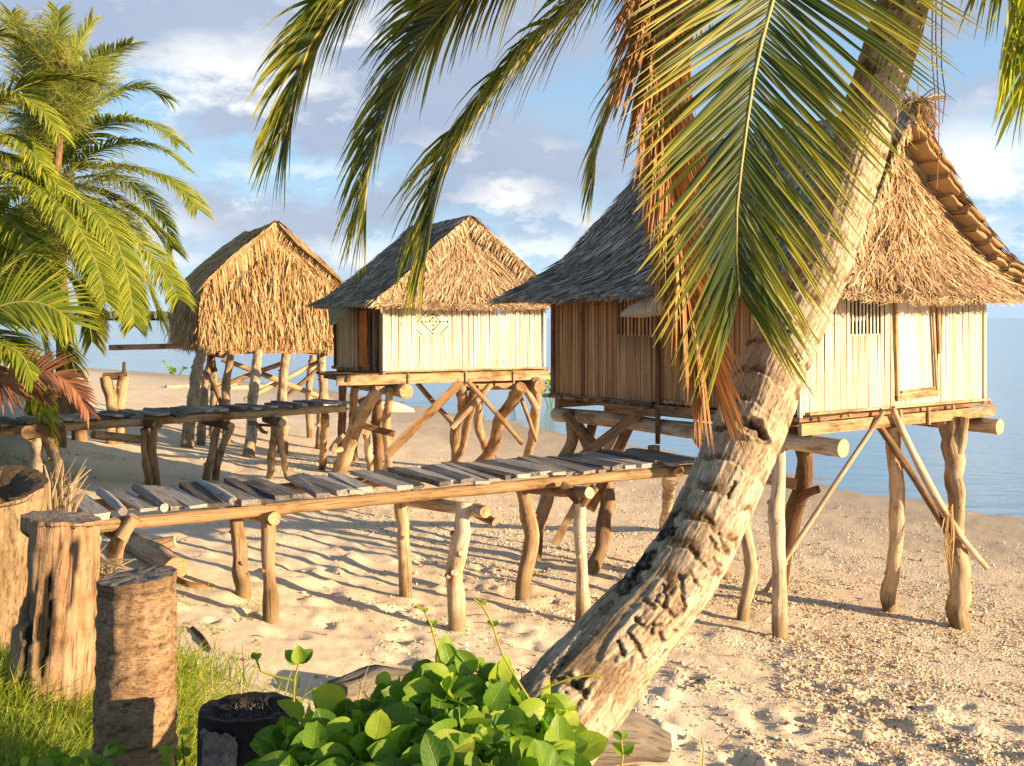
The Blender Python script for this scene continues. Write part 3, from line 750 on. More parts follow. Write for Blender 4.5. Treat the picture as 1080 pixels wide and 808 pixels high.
for k in range(16):
    p = at(1001+R.gauss(0, 2.5), 535+R.gauss(0, 2), 11.25)
    mb.strip([p, p+Vector((R.gauss(0, .03), R.gauss(0, .03), -.3)), p+Vector((R.gauss(0, .07), R.gauss(0, .05), -R.uniform(.45, .95)))], [.012, .012, .003], Vector((0, -1, 0)))
mb.build('lashing', M['thatch_gold'], H1.root)

# ---- second hut, in the middle
H2 = Hut('stilt_hut', 'middle bamboo hut with a woven diamond window and orange curtain at its doorway', (-2.3, 18.7), 27, 3.3, 2.8, 2.73)
W2 = H2.W
wall(H2, 'front_wall', H2.p(0, 0, 0), H2.e1, H2.e2, W2, .04, 1.40, M['bam_pale'], [(.63, 1.27, .70, 1.19), (1.78, 2.55, .10, 1.22)], sw=.05)
wall(H2, 'side_wall', H2.p(0, 0, 0), H2.e2, H2.e1, H2.L, .04, 1.40, M['bam_mid'], [(.72, 1.22, .10, 1.14)], sw=.05)
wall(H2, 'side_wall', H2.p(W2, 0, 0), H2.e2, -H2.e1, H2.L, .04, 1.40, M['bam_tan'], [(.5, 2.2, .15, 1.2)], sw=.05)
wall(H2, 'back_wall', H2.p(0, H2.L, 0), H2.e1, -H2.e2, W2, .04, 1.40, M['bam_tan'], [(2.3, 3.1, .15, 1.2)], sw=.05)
mb = MB()      # diamond lattice
cx, cz, hw, hz = .95, .945, .33, .255
for q in range(4):
    sx = 1 if q in (0, 3) else -1; sz = 1 if q < 2 else -1
    for k in range(8):
        d = .045+.075*k
        pa = (min(d, hw), max(0, d-hw)*1.0); pb = (max(0, d*1.0-hz), min(d, hz))
        if pa[1] > hz or pb[0] > hw: continue
        mb.bar(H2.p(cx+sx*pa[0], .004, cz+sz*pa[1]), H2.p(cx+sx*pb[0], .004, cz+sz*pb[1]), .034 if (k+q) % 3 else .055, .012, up=H2.e2)
lat = mb.build('woven_window', M['bam_pale'], H2.root)
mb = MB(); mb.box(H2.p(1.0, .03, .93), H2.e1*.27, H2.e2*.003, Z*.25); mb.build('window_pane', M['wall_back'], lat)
mb = MB()      # open slatted bay
a = 1.79
while a < 2.54:
    mb.bar(H2.p(a, -.004, .08), H2.p(a+R.uniform(-.010, .010), -.004, 1.25), .036*R.uniform(.8, 1.2), .014, up=H2.e2); a += R.uniform(.041, .054)
for zz in (.2, .72): mb.bar(H2.p(1.76, .02, zz), H2.p(2.58, .02, zz+.01), .03, .02, up=H2.e2)
mb.build('slatted_bay', M['bam_pale'], H2.root)
for w, ww in ((.30, .11), (.62, .10), (1.27, .07), (H2.L-.03, .06)):
    mb = MB(); mb.bar(H2.p(-.035, w, -.02), H2.p(-.035, w+.02, 1.35), ww, .04, up=H2.e1); mb.build('door_post', M['drift_dark'], H2.root)
mb = MB(); mb.bar(H2.p(-.03, -.0, .02), H2.p(-.03, H2.L+.15, .02), .06, .035); mb.build('sill_beam', M['plank_brown'], H2.root)
for u in (.0, W2-.02):
    mb = MB(); mb.bar(H2.p(u, -.012, .02), H2.p(u, -.012, 1.4), .05, .035, up=H2.e2); mb.build('corner_post', M['bam_pale'], H2.root)
mb = MB(); mb.bar(H2.p(.0, -.04, .05), H2.p(W2+.04, -.04, .05), .035, .03); mb.build('sill_beam', M['beam'], H2.root)
floor_parts(H2, extra=.9, fasc=.17)
bracket_sticks(H2, [(.42, .24), (1.56, .24), (2.55, .26)])
mb = MB(); 
for k in range(5): mb.box(H2.p(-.5, .1+.22*k, .0), H2.e1*.42, H2.e2*.09, Z*.02, 0, .012)
mb.box(H2.p(-.7, .55, -.06), H2.e1*.035, H2.e2*.7, Z*.05); mb.build('porch', M['plank_brown'], H2.root)
for (u, w0, w1, rr) in ((.30, -.35, H2.L, .13), (W2-.25, -.25, H2.L, .12)):
    mb = MB(); mb.tube([H2.p(u, lerp(w0, w1, k/4), -.29) for k in range(5)], rr, n=12, step=.15, nz=.08, m=0, mcap=1); mb.build('floor_log', [M['drift'], M['cut_pale']], H2.root)
mb = MB(); mb.tube([H2.p(1.5, .25, -.27), H2.p(2.4, .28, -.27), H2.p(3.25, .2, -.27)], .10, n=12, step=.15, nz=.08, m=0, mcap=1); mb.build('floor_log', [M['drift'], M['cut_pale']], H2.root)
r2 = Roof(H2, [(0, 2.87), (.33, 2.62), (.65, 2.36), (1.0, 2.05), (1.3, 1.78), (1.7, 1.47), (2.12, 1.22)], .45, .48, rf=.02, rb=-.1, inset=.18, seed=9)
roof_parts(H2, r2, 560, M['thatch_grey'], M['thatch_tan'], M['thatch_tan'], ln=.40, wd=.021, lift=.04, endln=.5, endwd=.022, fr=1.4)
# bundled pole along the right rake
S = r2.side(1); mb = MB()
mb.tube([S(0, b)-H2.e2*.02+Z*.02 for b in (.02, .2, .4, .6, .78)], [.045, .055, .055, .055, .045], n=10, step=.06, nz=.5); mb.build('rake_roll', M['thatch_gold'], H2.root)
posts(H2, [([(402, 408), (380, 439), (357, 500)], 18.75, [.12, .135, .15], 'drift'),
           ([(411, 412), (407, 440), (409, 470), (410, 505)], 18.6, [.07, .075, .08], 'drift'),
           ([(397, 415), (397, 445), (398, 500)], 19.3, [.09, .10, .10], 'drift_dark'),
           ([(362, 404), (361, 440), (360, 490)], 20.4, [.08, .085, .085], 'drift_dark'),
           ([(385, 455), (388, 470), (391, 500)], 19.4, [.06, .07, .07], 'drift_pale'),
           ([(375, 406), (372, 440), (374, 486)], 20.6, [.08, .08, .08], 'drift'),
           ([(485, 404), (488, 430), (480, 452), (481, 500)], 19.3, [.10, .10, .09, .10], 'drift'),
           ([(501, 408), (494, 440), (487, 474), (470, 503)], 19.5, [.075, .08, .075, .08], 'drift'),
           ([(505, 410), (504, 447), (512, 470), (527, 497)], 20.4, [.085, .085, .09, .085], 'drift'),
           ([(550, 408), (530, 437), (521, 468), (498, 505)], 19.7, [.11, .115, .12, .13], 'drift'),
           ([(566, 402), (565, 430), (561, 465), (553, 498)], 19.9, [.085, .10, .10, .10], 'drift')])
brace(H2, [(486, 403), (408, 480)], [18.9, 18.4], 0, 'beam', (.16, .05))
brace(H2, [(440, 404), (462, 430), (481, 450)], [20.5, 20.3, 20.0], [.05, .05, .05], 'beam')
brace(H2, [(493, 402), (520, 432), (551, 468)], [19.1, 19.2, 19.4], [.05, .045, .045], 'beam')
brace(H2, [(517, 406), (498, 428), (476, 451)], [19.4, 19.3, 19.2], [.06, .06, .06], 'drift')
brace(H2, [(548, 416), (557, 440), (566, 466)], [20.6, 20.6, 20.6], [.04, .04, .04], 'beam')
brace(H2, [(553, 409), (560, 420), (566, 432)], [19.9, 19.9, 19.9], [.06, .07, .07], 'drift')
brace(H2, [(398, 416), (378, 425)], [19.6, 19.6], 0, 'beam', (.12, .05))
brace(H2, [(383, 449), (416, 458)], [18.9, 18.9], 0, 'plank_brown', (.11, .08))
brace(H2, [(360, 474), (350, 474), (362, 458)], [19.6, 19.3, 19.4], [.05, .06, .05], 'drift')

# ---- third hut, far left, thatched down to its floor
H3 = Hut('stilt_hut', 'far left hut without walls, shaggy golden thatch hanging down to its platform', (-7.62, 26.0), 27, 3.42, 3.54, 2.99)
W3 = H3.W
floor_parts(H3, extra=.05, fasc=.14)
r3 = Roof(H3, [(0, 3.16), (.59, 2.71), (1.18, 2.22), (1.67, 1.71), (1.89, 1.24), (1.96, .65), (1.84, .0)], .16, .24, rf=.14, rb=-.3, inset=.14, pw=.7, seed=17)
roof_parts(H3, r3, 420, M['thatch_gold_lit'], M['thatch_gold'], M['thatch_gold'], ln=.7, wd=.026, lift=.06, endln=.7, endwd=.026, fr=1.4)
mb = MB()      # long strands hanging in front and at the left side
for k in range(4200):
    if R.random() < .7:
        u = R.uniform(-1.9, 1.9); top = interp([(0, 2.7), (1.67, 1.4), (1.9, .95)], abs(u)); p = H3.p(W3/2+u, -.2+R.gauss(0, .035), R.uniform(.3, top))
        nn = -H3.e2
    else:
        p = H3.p(-.24+R.gauss(0, .035), R.uniform(-.1, 3.7), R.uniform(.3, 1.3)); nn = -H3.e1
    l = R.uniform(.35, .75); l = min(l, p.z-H3.zf+R.uniform(-.05, .22)*(1 if R.random() < .85 else 1.8)); sw = Vector((R.gauss(0, .10), R.gauss(0, .07), 0))
    mb.strip([p, p+sw*.4-Z*l*.4+nn*.02, p+sw*.8-Z*l*.75+nn*.03, p+sw-Z*l], [.016, .026, .022, .006], (nn+Vector((R.gauss(0, .4), R.gauss(0, .4), 0))).normalized())
mb.build('thatch_fringe', M['thatch_gold'], H3.root)
S = r3.side(-1); mb = MB()   # folded leaf bundles along the left rake
for k in range(260):
    b0 = R.uniform(0, .55); p = S(0, b0); l = R.uniform(.3, .6); sd = R.choice((-1, 1))
    d = (H3.e1*(-.75 if sd < 0 else .1)-Z*.8).normalized()
    mb.strip([p-H3.e2*.1+Z*.05, p-H3.e2*.14+d*l*.4+Z*.04, p-H3.e2*.13+d*l], [.03, .045, .01], (-H3.e2+Vector((R.gauss(0, .5), 0, R.gauss(0, .5)))).normalized())
    p = r3.side(1)(0, b0); d = (H3.e1*.7-Z*.75).normalized()
    mb.strip([p-H3.e2*.1+Z*.05, p-H3.e2*.14+d*l*.4+Z*.04, p-H3.e2*.13+d*l], [.03, .045, .01], (-H3.e2+Vector((R.gauss(0, .5), 0, R.gauss(0, .5)))).normalized())
mb.build('rake_roll', M['thatch_gold'], H3.root)
mb = MB(); mb.tube([H3.p(-2.05, 2.2, -.02), H3.p(0, 2.2, 0), H3.p(W3, 2.2, 0)], .075, n=10, step=.15, nz=.08, mcap=1); mb.build('floor_log', [M['drift'], M['cut_pale']], H3.root)
for u in (.35, W3-.3):
    mb = MB(); mb.tube([H3.p(u, -.25, -.16), H3.p(u, 1.5, -.16), H3.p(u, 3.1, -.16)], .09, n=10, step=.15, nz=.08, mcap=1); mb.build('floor_log', [M['drift'], M['cut_pale']], H3.root)
posts(H3, [([(213, 372), (206, 400), (197, 472)], 26.0, [0.115, 0.127, 0.138], 'drift'),
           ([(222, 376), (216, 410), (212, 470)], 26.7, [0.092, 0.092, 0.098], 'drift'),
           ([(243, 372), (238, 410), (239, 468)], 26.0, [0.086, 0.098, 0.103], 'drift'),
           ([(272, 372), (268, 410), (262, 482)], 26.4, [0.115, 0.115, 0.127], 'drift_pale'),
           ([(302, 374), (297, 420), (298, 478)], 27.0, [0.115, 0.115, 0.121], 'drift'),
           ([(339, 374), (341, 420), (338, 474)], 27.7, [0.115, 0.121, 0.127], 'drift'),
           ([(330, 376), (326, 410), (327, 462)], 29.7, [0.092, 0.092, 0.092], 'drift'),
           ([(222, 370), (226, 410), (224, 460)], 29.3, [0.092, 0.092, 0.092], 'drift')])
brace(H3, [(234, 379), (275, 394), (356, 426)], [26.2, 26.4, 27.5], [0.063, 0.069, 0.069], 'beam')
brace(H3, [(222, 412), (262, 396), (302, 382)], [26.3, 26.5, 26.9], [0.057, 0.063, 0.063], 'beam')
brace(H3, [(258, 422), (300, 400), (335, 382)], [26.4, 27.0, 27.6], [0.057, 0.063, 0.057], 'beam')
brace(H3, [(222, 396), (234, 428)], [26.4, 26.0], [0.057, 0.057], 'drift_dark')
brace(H3, [(343, 382), (303, 417)], [29.0, 28.8], [0.052, 0.052], 'drift_dark')
brace(H3, [(212, 393), (228, 390)], [26.0, 25.8], [0.052, 0.052], 'drift_dark')

# ---- cloths
def drape(name, label, cat, P0, P1, drop, mat, nrm, ragged=.3, fold=.05, nf=5, group=None, tilt=0.0):
    mb = MB(); d = P1-P0
    def S(a, b):
        dl = drop*(1+ragged*N3(a*2.2, 1.7, P0.x))*(1-tilt*a)
        p = P0+d*a-Z*dl*b
        return p+nrm*(fold*math.sin(a*nf*2*math.pi+N3(a*3, b*2, 4)*2)*(.25+.75*b)+.02*N3(a*6, b*6, 1))
    mb.grid(S, 40, 16); o = mb.build(name, mat); tag(o, label, cat, group); return o
mb = MB()
mb.tube([H1.p(-.40, 2.14, 1.02), H1.p(-.42, 1.98, 1.06), H1.p(-.42, 1.75, 1.10), H1.p(-.42, 1.4, 1.15), H1.p(-.40, 1.0, 1.19)], [.012, .055, .10, .105, .09], n=20, step=.05, nz=.16, nf=2)
o = mb.build('rolled_cloth', M['cloth_white'], None, loc=H1.p(-.42, 1.6, 1.1)); tag(o, 'off white rolled cloth slung under the grey eave of the large hut', 'cloth')
drape('hanging_cloth', 'pale green cloth hanging under the middle hut eave above its doorway', 'cloth', H2.p(-.42, 1.95, 1.32), H2.p(-.35, .9, 1.30), .42, M['cloth_green'], -H2.e1, .3, .05, 2, tilt=.55)
drape('curtain', 'orange curtain hanging in the doorway of the middle hut', 'curtain', H2.p(-.05, 1.20, 1.16), H2.p(-.05, .76, 1.16), 1.06, M['cloth_orange'], -H2.e1, .0, .03, 3)

# ------------------------------------------------------------------ footbridges
def footbridge(label, A, B, zdeck, width, pw, skip=(), seed=1, edge_r=.05, rough=1.0, first_gap=0):
    rr = random.Random(seed); A = Vector((A[0], A[1], zdeck)); B = Vector((B[0], B[1], zdeck)); d = (B-A); L = d.length; d.normalize(); c = Vector((-d.y, d.x, 0))
    root = thing('footbridge', A, label, 'footbridge')
    mb = MB(); t = 0
    while t < L:
        w = rr.uniform(*pw); k = rr.uniform(-.07, .07)*rough
        gap = rr.choice((.006, .009, .012, .02))*rough
        if t < first_gap: gap = rr.uniform(.03, .07)
        if rr.random() < .94:
            ang = rr.gauss(0, .055)*rough; dd = d*math.cos(ang)+c*math.sin(ang); cc = c*math.cos(ang)-d*math.sin(ang)
            ln = width*rr.uniform(.88, 1.08); th = rr.uniform(.014, .022)
            tl = rr.gauss(0, .02)*rough
            if rr.random() < .1:    # a round pole instead of a plank
                p = A+d*(t+.04)+Z*.03
                mb.tube([p-c*(.06), p+c*ln*.5+Z*.01, p+c*ln], [.035, .04, .035], n=8, step=.15, nz=.15); w = .08
            else:
                p = A+d*(t+w/2)+c*(ln/2-.05+k)+Z*(.012+rr.uniform(0, .012)*rough)
                mb.box(p, dd*w/2+Z*rr.gauss(0, .004), cc*ln/2+Z*tl*.3, Z*th, 0, .006)
        t += w+gap
    mb.build('deck', M['grey_plank'], root)
    for off in (.02, width-.12):
        mb = MB(); k = max(3, int(L/1.2))
        mb.tube([A+d*(L*i/k)+c*(off+.02*N3(i, off, seed))-Z*(.075+.012*N3(i*2, 3, seed)) for i in range(k+1)], edge_r, n=10, step=.15, nz=.14); mb.build('beam', M['beam'], root)
    return root, A, d, c, L
# near bridge
B1, bA, bd, bc, bL = footbridge('near footbridge of grey planks running from the stumps to the large hut', (-3.55, 7.62), (2.0, 10.9), 2.25, 1.06, (.10, .155), seed=5, first_gap=.9, edge_r=.052)
def bposts(root, specs):
    for sp in specs:
        mb = MB(); px_post(mb, sp[0], sp[1], sp[2]); mb.build('post', [M[sp[3]]], root)
bposts(B1, [([(283, 543), (283, 590), (286, 656)], 8.55, [.055, .052, .06], 'drift'),
            ([(249, 538), (253, 590), (256, 630)], 9.3, [.06, .06, .06], 'drift'),
            ([(423, 525), (425, 570), (428, 630)], 9.9, [.06, .058, .06], 'drift'),
            ([(490, 530), (488, 560), (479, 610), (482, 666)], 9.05, [.07, .075, .07, .075], 'drift_pale'),
            ([(611, 518), (612, 570), (614, 620), (614, 658)], 9.85, [.055, .055, .06, .065], 'drift_pale'),
            ([(550, 512), (561, 565), (551, 634)], 10.6, [.07, .075, .075], 'drift'),
            ([(708, 498), (704, 525), (700, 560)], 10.7, [.085, .07, .07], 'drift')])
mb = MB(); px_post(mb, [(129, 563), (122, 580), (119, 612)], 8.0, [.06, .065, .07]); branch(mb, [(142, 545), (136, 553), (128, 566)], [.05, .05, .055], 7.95); branch(mb, [(108, 548), (116, 560), (128, 568)], [.045, .05, .05], 8.05); mb.build('post', [M['drift']], B1)
mb = MB(); px_post(mb, [(100, 548), (97, 570), (96, 605)], 8.9, [.07, .07, .08]); mb.build('post', [M['drift']], B1)
mb = MB(); branch(mb, [(592, 512), (602, 518), (612, 530)], [.05, .055, .05], 9.85); branch(mb, [(628, 513), (622, 520), (614, 532)], [.045, .05, .045], 9.8); mb.build('fork', [M['drift_dark']], B1)
def crosslog(root, p0, D0, p1, D1, r, mat='drift'):
    mb = MB(); P, Q = at(*p0, D0), at(*p1, D1); mb.tube([P, (P+Q)/2, Q], [r, r*1.05, r*.95], n=10, step=.1, nz=.12, m=0, mcap=1); mb.build('cross_log', [M[mat], M['cut_pale']], root)
crosslog(B1, (290, 547), 8.45, (245, 538), 9.5, .055)
crosslog(B1, (512, 540), 8.9, (420, 526), 10.0, .055)
crosslog(B1, (522, 551), 8.95, (488, 535), 9.2, .035, 'drift_dark')
crosslog(B1, (622, 520), 9.7, (545, 514), 10.7, .055, 'drift_dark')
crosslog(B1, (120, 553), 7.95, (95, 548), 9.0, .055, 'drift_dark')
crosslog(B1, (716, 498), 10.6, (688, 492), 11.5, .05)
crosslog(B1, (690, 470), 11.7, (690, 500), 11.7, .07, 'drift')
# far bridge
B2, cA, cd, cc2, cL = footbridge('far footbridge of narrow dark slats leading to the middle hut', (-7.9, 12.6), (-2.75, 17.2), 2.33, .85, (.09, .2), seed=8, rough=1.5, edge_r=.06)
bposts(B2, [([(37, 462), (38, 490), (40, 538)], 13.4, [.075, .07, .08], 'drift'),
            ([(50, 466), (60, 490), (56, 540)], 13.3, [.06, .07, .07], 'drift'),
            ([(152, 452), (154, 480), (157, 512)], 14.9, [.06, .06, .06], 'drift'),
            ([(163, 444), (161, 475), (165, 512)], 14.7, [.055, .055, .06], 'drift'),
            ([(232, 440), (225, 470), (217, 507)], 15.8, [.06, .06, .065], 'drift_pale'),
            ([(243, 452), (235, 470), (227, 507)], 15.6, [.06, .055, .06], 'drift_pale'),
            ([(292, 440), (288, 470), (284, 505)], 16.3, [.06, .065, .06], 'drift'),
            ([(294, 448), (297, 475), (303, 505)], 16.1, [.05, .05, .05], 'drift'),
            ([(343, 438), (341, 460), (340, 495)], 17.2, [.07, .07, .07], 'drift')])
crosslog(B2, (30, 456), 13.0, (62, 452), 14.0, .09, 'drift_dark')
crosslog(B2, (166, 448), 14.5, (148, 445), 15.3, .07, 'drift_dark')
crosslog(B2, (244, 450), 15.5, (215, 444), 16.3, .06, 'drift_dark')
crosslog(B2, (298, 446), 15.9, (280, 442), 16.8, .065, 'drift_dark')
crosslog(B2, (98, 458), 14.2, (152, 464), 15.0, .06)
mb = MB(); branch(mb, [(262, 446), (270, 447), (277, 455), (282, 457)], [.035, .035, .03, .02], 16); branch(mb, [(273, 448), (286, 449)], [.025, .02], 16); mb.build('snag_branch', [M['drift_dark']], B2)

# remains of an old landing: two posts with a cross piece
t = thing('landing_post', at(117, 465, 20.5), 'pair of old posts with a cross piece standing on the sand behind the far footbridge', 'post frame')
for pts, rr in (([(112, 398), (118, 425), (117, 468)], [.11, .10, .10]), ([(131, 396), (126, 425), (125, 468)], [.09, .11, .10])):
    mb = MB(); px_post(mb, pts, 20.5, rr); mb.build('post', [M['drift']], t)
mb = MB(); branch(mb, [(109, 396), (120, 397), (133, 395)], [.06, .07, .06], 20.5); branch(mb, [(131, 396), (131, 382)], [.04, .03], 20.5); mb.build('cross_piece', [M['drift_dark']], t)
for i, (pts, lab) in enumerate(([(33, 398), (33, 455)], 'slim dark post under the left palms'), ([(55, 408), (52, 455)], 'short pale post under the left palms')) if False else enumerate((([(33, 398), (33, 455)], 'slim dark post on the sand under the left palms, left of a paler one'), ([(56, 410), (51, 455)], 'short paler post under the left palms beside the dark red drum'))):
    mb = MB(); P = px_post(mb, pts, 17.5, [.07, .075]); o = mb.build('post', [M['drift_dark' if i == 0 else 'drift']], None, loc=P[1]); tag(o, lab, 'post')

# ------------------------------------------------------------------ stumps and logs
def stump(name, label, top, Dt, bot, Db, rt, rb, mat, capmat, rings=0, cut=None, seed=0, nz=.06, hollow=0.0, tilt=(0, 0), burn_top=0.0, chunks=()):
    T = at(*top, Dt); Bm = at(*bot, Db); g = gz(Bm.x, Bm.y); 
    T.z = T.z; Bm.z = g-.25; root = thing(name, Vector((Bm.x, Bm.y, g)), label, 'stump')
    mb = MB(); n = 64; ax = (T-Bm); L = ax.length; ax.normalize(); x = Vector((1, 0, 0)); x = (x-ax*x.dot(ax)).normalized(); y = ax.cross(x); m = 90
    tops = []
    for i in range(m+1):
        t = i/m; h = t*L
        for j in range(n):
            a = 2*math.pi*j/n; ca, sa = math.cos(a), math.sin(a)
            r = lerp(rb, rt, t)*(1+nz*(N3(ca*1.2+seed, sa*1.2, h*1.1)+.6*N3(ca*4+seed, sa*4, h*1.6)+.35*N3(ca*11, sa*11+seed, h*3)+.25*N3(ca*24, sa*24+seed, h*9)-.5*max(0, N3(ca*5+9, sa*5+seed, h*1.2)-.25)+.5*sstep(0, .07, N3(ca*3+seed, sa*3, h*3.2))))
            ring = 0
            if rings:
                ph = h*rings+.35*N3(ca*1.5, sa*1.5, h*2+seed)+.15*N3(ca*5, sa*5, h*4); fr = ph-math.floor(ph)
                r += .008*(fr-.5)+.005*N3(ca*7, sa*7, h*9)+.004*N3(ca*6, sa*6, h*40); ring = max(0, 1-abs(fr-.06)/.09)*(.5+.5*abs(N3(ca*3, sa*3, h*7)))*1.3
            p = Bm+ax*h+(x*ca+y*sa)*r
            if i >= m-2: p += ax*(.010*N3(ca*3, sa*3, seed+5)+ca*tilt[0]+sa*tilt[1])
            q = mb.vert(p, (ca*r+seed, sa*r+seed, h))
            burn_shade = 0.0
            for (ang, wid, z0, z1, dep) in chunks:
                da = abs((a-ang+math.pi) % (2*math.pi)-math.pi)
                k = sstep(wid, wid*.7, da+.25*N3(ca*3, h*5, 3))*sstep(z0-.03, z0+.06, L-h+.03*N3(ca*5, sa*5, 9))*sstep(z1+.05, z1-.05, L-h)
                if k > 0:
                    mb.v[q] = tuple(Vector(mb.v[q])-(x*ca+y*sa)*dep*k); burn_shade = max(burn_shade, k*1.2)
            if burn_top: burn_shade = max(burn_shade, burn_top*sstep(burn_top*.22, 0.0, L-h+.05*N3(ca*4, sa*4, 2)))
            mb.setat('ring', q, ring); mb.setat('burn_shade', q, burn_shade)
    for i in range(m):
        for j in range(n):
            a = i*n+j; b = i*n+(j+1) % n; mb.face((a, b, b+n, a+n), 0, True)
    body = mb.build('trunk', [M[mat]], root)
    mb = MB(); Rg = 10; top_ring = body.data.vertices
    c = T+ax*0
    off = Vector(root['_world'])
    for k in range(Rg+1):
        f = 1-k/Rg
        for j in range(n):
            v = Vector(top_ring[m*n+j].co)+off; a = 2*math.pi*j/n
            p = c.lerp(v, f); depth = -hollow*sstep(.86, .5, f)
            mb.vert(p+ax*(depth+.006*N3(p.x*25, p.y*25, p.z*25)*(f < .98)), (p.x, p.y, p.z*3))
    for k in range(Rg):
        for j in range(n):
            a = k*n+j; b = k*n+(j+1) % n; mb.face((a, b, b+n, a+n), 0, False)
    mb.build('cut_face', [M[capmat]], root)
    return root
stump('tree_stump', 'tall weathered stump with split bark and a black hollow in its left side', (66, 545), 5.5, (46, 760), 5.3, .185, .20, 'stump_pale', 'cut_grey', seed=4, nz=.10, tilt=(-.02, .02), chunks=((3.72, .66, .09, .52, .10), (4.9, .16, .25, .8, .025), (5.5, .10, .1, .45, .02), (4.4, .10, .5, .9, .02)))
stump('tree_stump', 'ringed palm stump with a dark cut top, in the grass', (145, 607), 3.9, (139, 850), 3.82, .1375, .153, 'stump_bark', 'cut_grey', rings=11, seed=8, nz=.04, burn_top=.35, tilt=(.01, .01))
s3 = stump('tree_stump', 'low charred black stump with ash in its hollow beside the leafy vine', (263, 745), 3.42, (258, 900), 3.35, .155, .165, 'char', 'char', seed=14, nz=.07, hollow=.05)
mb = MB()
for k in range(500):
    a = R.uniform(0, 6.3); q = .10*math.sqrt(R.random()); p = at(266, 748, 3.42)+Vector((math.cos(a)*q, math.sin(a)*q, -.035))
    mb.strip([p, p+Vector((R.gauss(0, .012), R.gauss(0, .012), R.uniform(.01, .035)))], [.004, .002], Vector((R.gauss(0, 1), R.gauss(0, 1), 0)).normalized())
mb.build('ash', M['cut_grey'], s3)
mb = MB(); p = at(232, 790, 3.25)
mb.grid(lambda a, b: p+Vector(((a-.5)*.11+.01*N3(b*4, 1, 2), -.005-.012*math.sin(a*3)+.012*N3(a*4, b*4, 1), (b-.5)*.13*(1-.3*a)+.02*N3(a*5, 0, 3))), 10, 10); mb.build('peeling_bark', M['cut_grey'], s3)
stump('tree_stump', 'broad lichen covered stump with a dark hollow top at the left edge', (-24, 514), 6.2, (-34, 720), 6.1, .36, .38, 'stump_lichen', 'cut_brown', seed=21, nz=.09, hollow=.12, tilt=(.0, .11))

def log(label, pts, rads, mat, name='driftwood_log', nz=.2, cap='cut_grey', stubs=(), lift=1.0, cat='log'):
    P = []
    for (x, y), r in zip(pts, rads):
        g = ground_at(x, y); P.append(g+Z*r*.75*lift)
    mb = MB(); mb.tube(P, rads, n=18, step=.05, nz=nz, nf=2.2, m=0, mcap=1)
    for (i, t, dx, dy, dz, r) in stubs:
        q = P[i].lerp(P[i+1], t); mb.tube([q, q+Vector((dx, dy, dz))*.6, q+Vector((dx, dy, dz))], [r, r*.9, r*.7], n=10, step=.04, nz=.2, mcap=1)
    o = mb.build(name, [M[mat], M[cap]], None, loc=P[0]); tag(o, label, cat); return o
log('knobbly pale log lying on the sand under the near footbridge', [(132, 580), (160, 593), (186, 612)], [.10, .115, .10], 'drift', stubs=[(0, .7, .28, .05, .06, .075)], cap='cut_pale')
log('grey weathered driftwood log half hidden behind the leafy vine', [(355, 745), (400, 738), (450, 742)], [.09, .13, .11], 'old_grey', nz=.45)
log('weathered brown log on the sand behind the foot of the leaning palm', [(702, 800), (655, 795), (590, 800)], [.10, .14, .15], 'old_grey', nz=.3)
log('dark stick on the sand left of the charred stump', [(203, 665), (215, 678), (222, 688)], [.012, .016, .012], 'drift_dark', 'driftwood_stick', cat='stick')
log('reddish dry palm stalk on the sand below the pale log', [(182, 612), (200, 620), (216, 622)], [.02, .028, .02], 'plank_brown', 'driftwood_stick', cat='stick')
log('pale bleached driftwood branch on the beach below the far left hut', [(175, 409), (220, 408), (250, 406)], [.07, .10, .06], 'drift_pale', 'driftwood_branch', cat='branch')
log('tangled pale driftwood at the water edge right of the far left hut posts', [(242, 411), (270, 410), (296, 408)], [.10, .12, .07], 'drift_pale', 'driftwood_branch', stubs=[(1, .3, .9, .2, .45, .07), (0, .6, -.6, .1, .3, .05), (1, .6, 1.5, 0, .1, .06)], cat='branch')
t = MB(); c = ground_at(409, 434)
def hull(a, b):
    th = a*2*math.pi; ph = b*math.pi
    return c+Vector((1.05*math.cos(ph), .35*math.sin(ph)*math.cos(th), .10+.30*math.sin(ph)*math.sin(th)+.05*N3(a*4, b*6, 2)-.12*math.cos(ph)))
t.grid(hull, 24, 24); o = t.build('rowing_boat', M['cream_paint'], None, loc=c); tag(o, 'cream upturned hull lying on the beach beneath the middle hut', 'boat')
t = MB(); c = ground_at(57, 437)
t.tube([c+Vector((-.55, 0, .30)), c+Vector((-.5, 0, .3)), c+Vector((0, 0, .3)), c+Vector((.32, .0, .3)), c+Vector((.37, 0, .3))], [.27, .31, .32, .31, .27], n=24, step=.08, nz=.03)
o = t.build('drum', M['red_paint'], None, loc=c); tag(o, 'dark red drum lying on the sand beneath the left palms', 'drum')

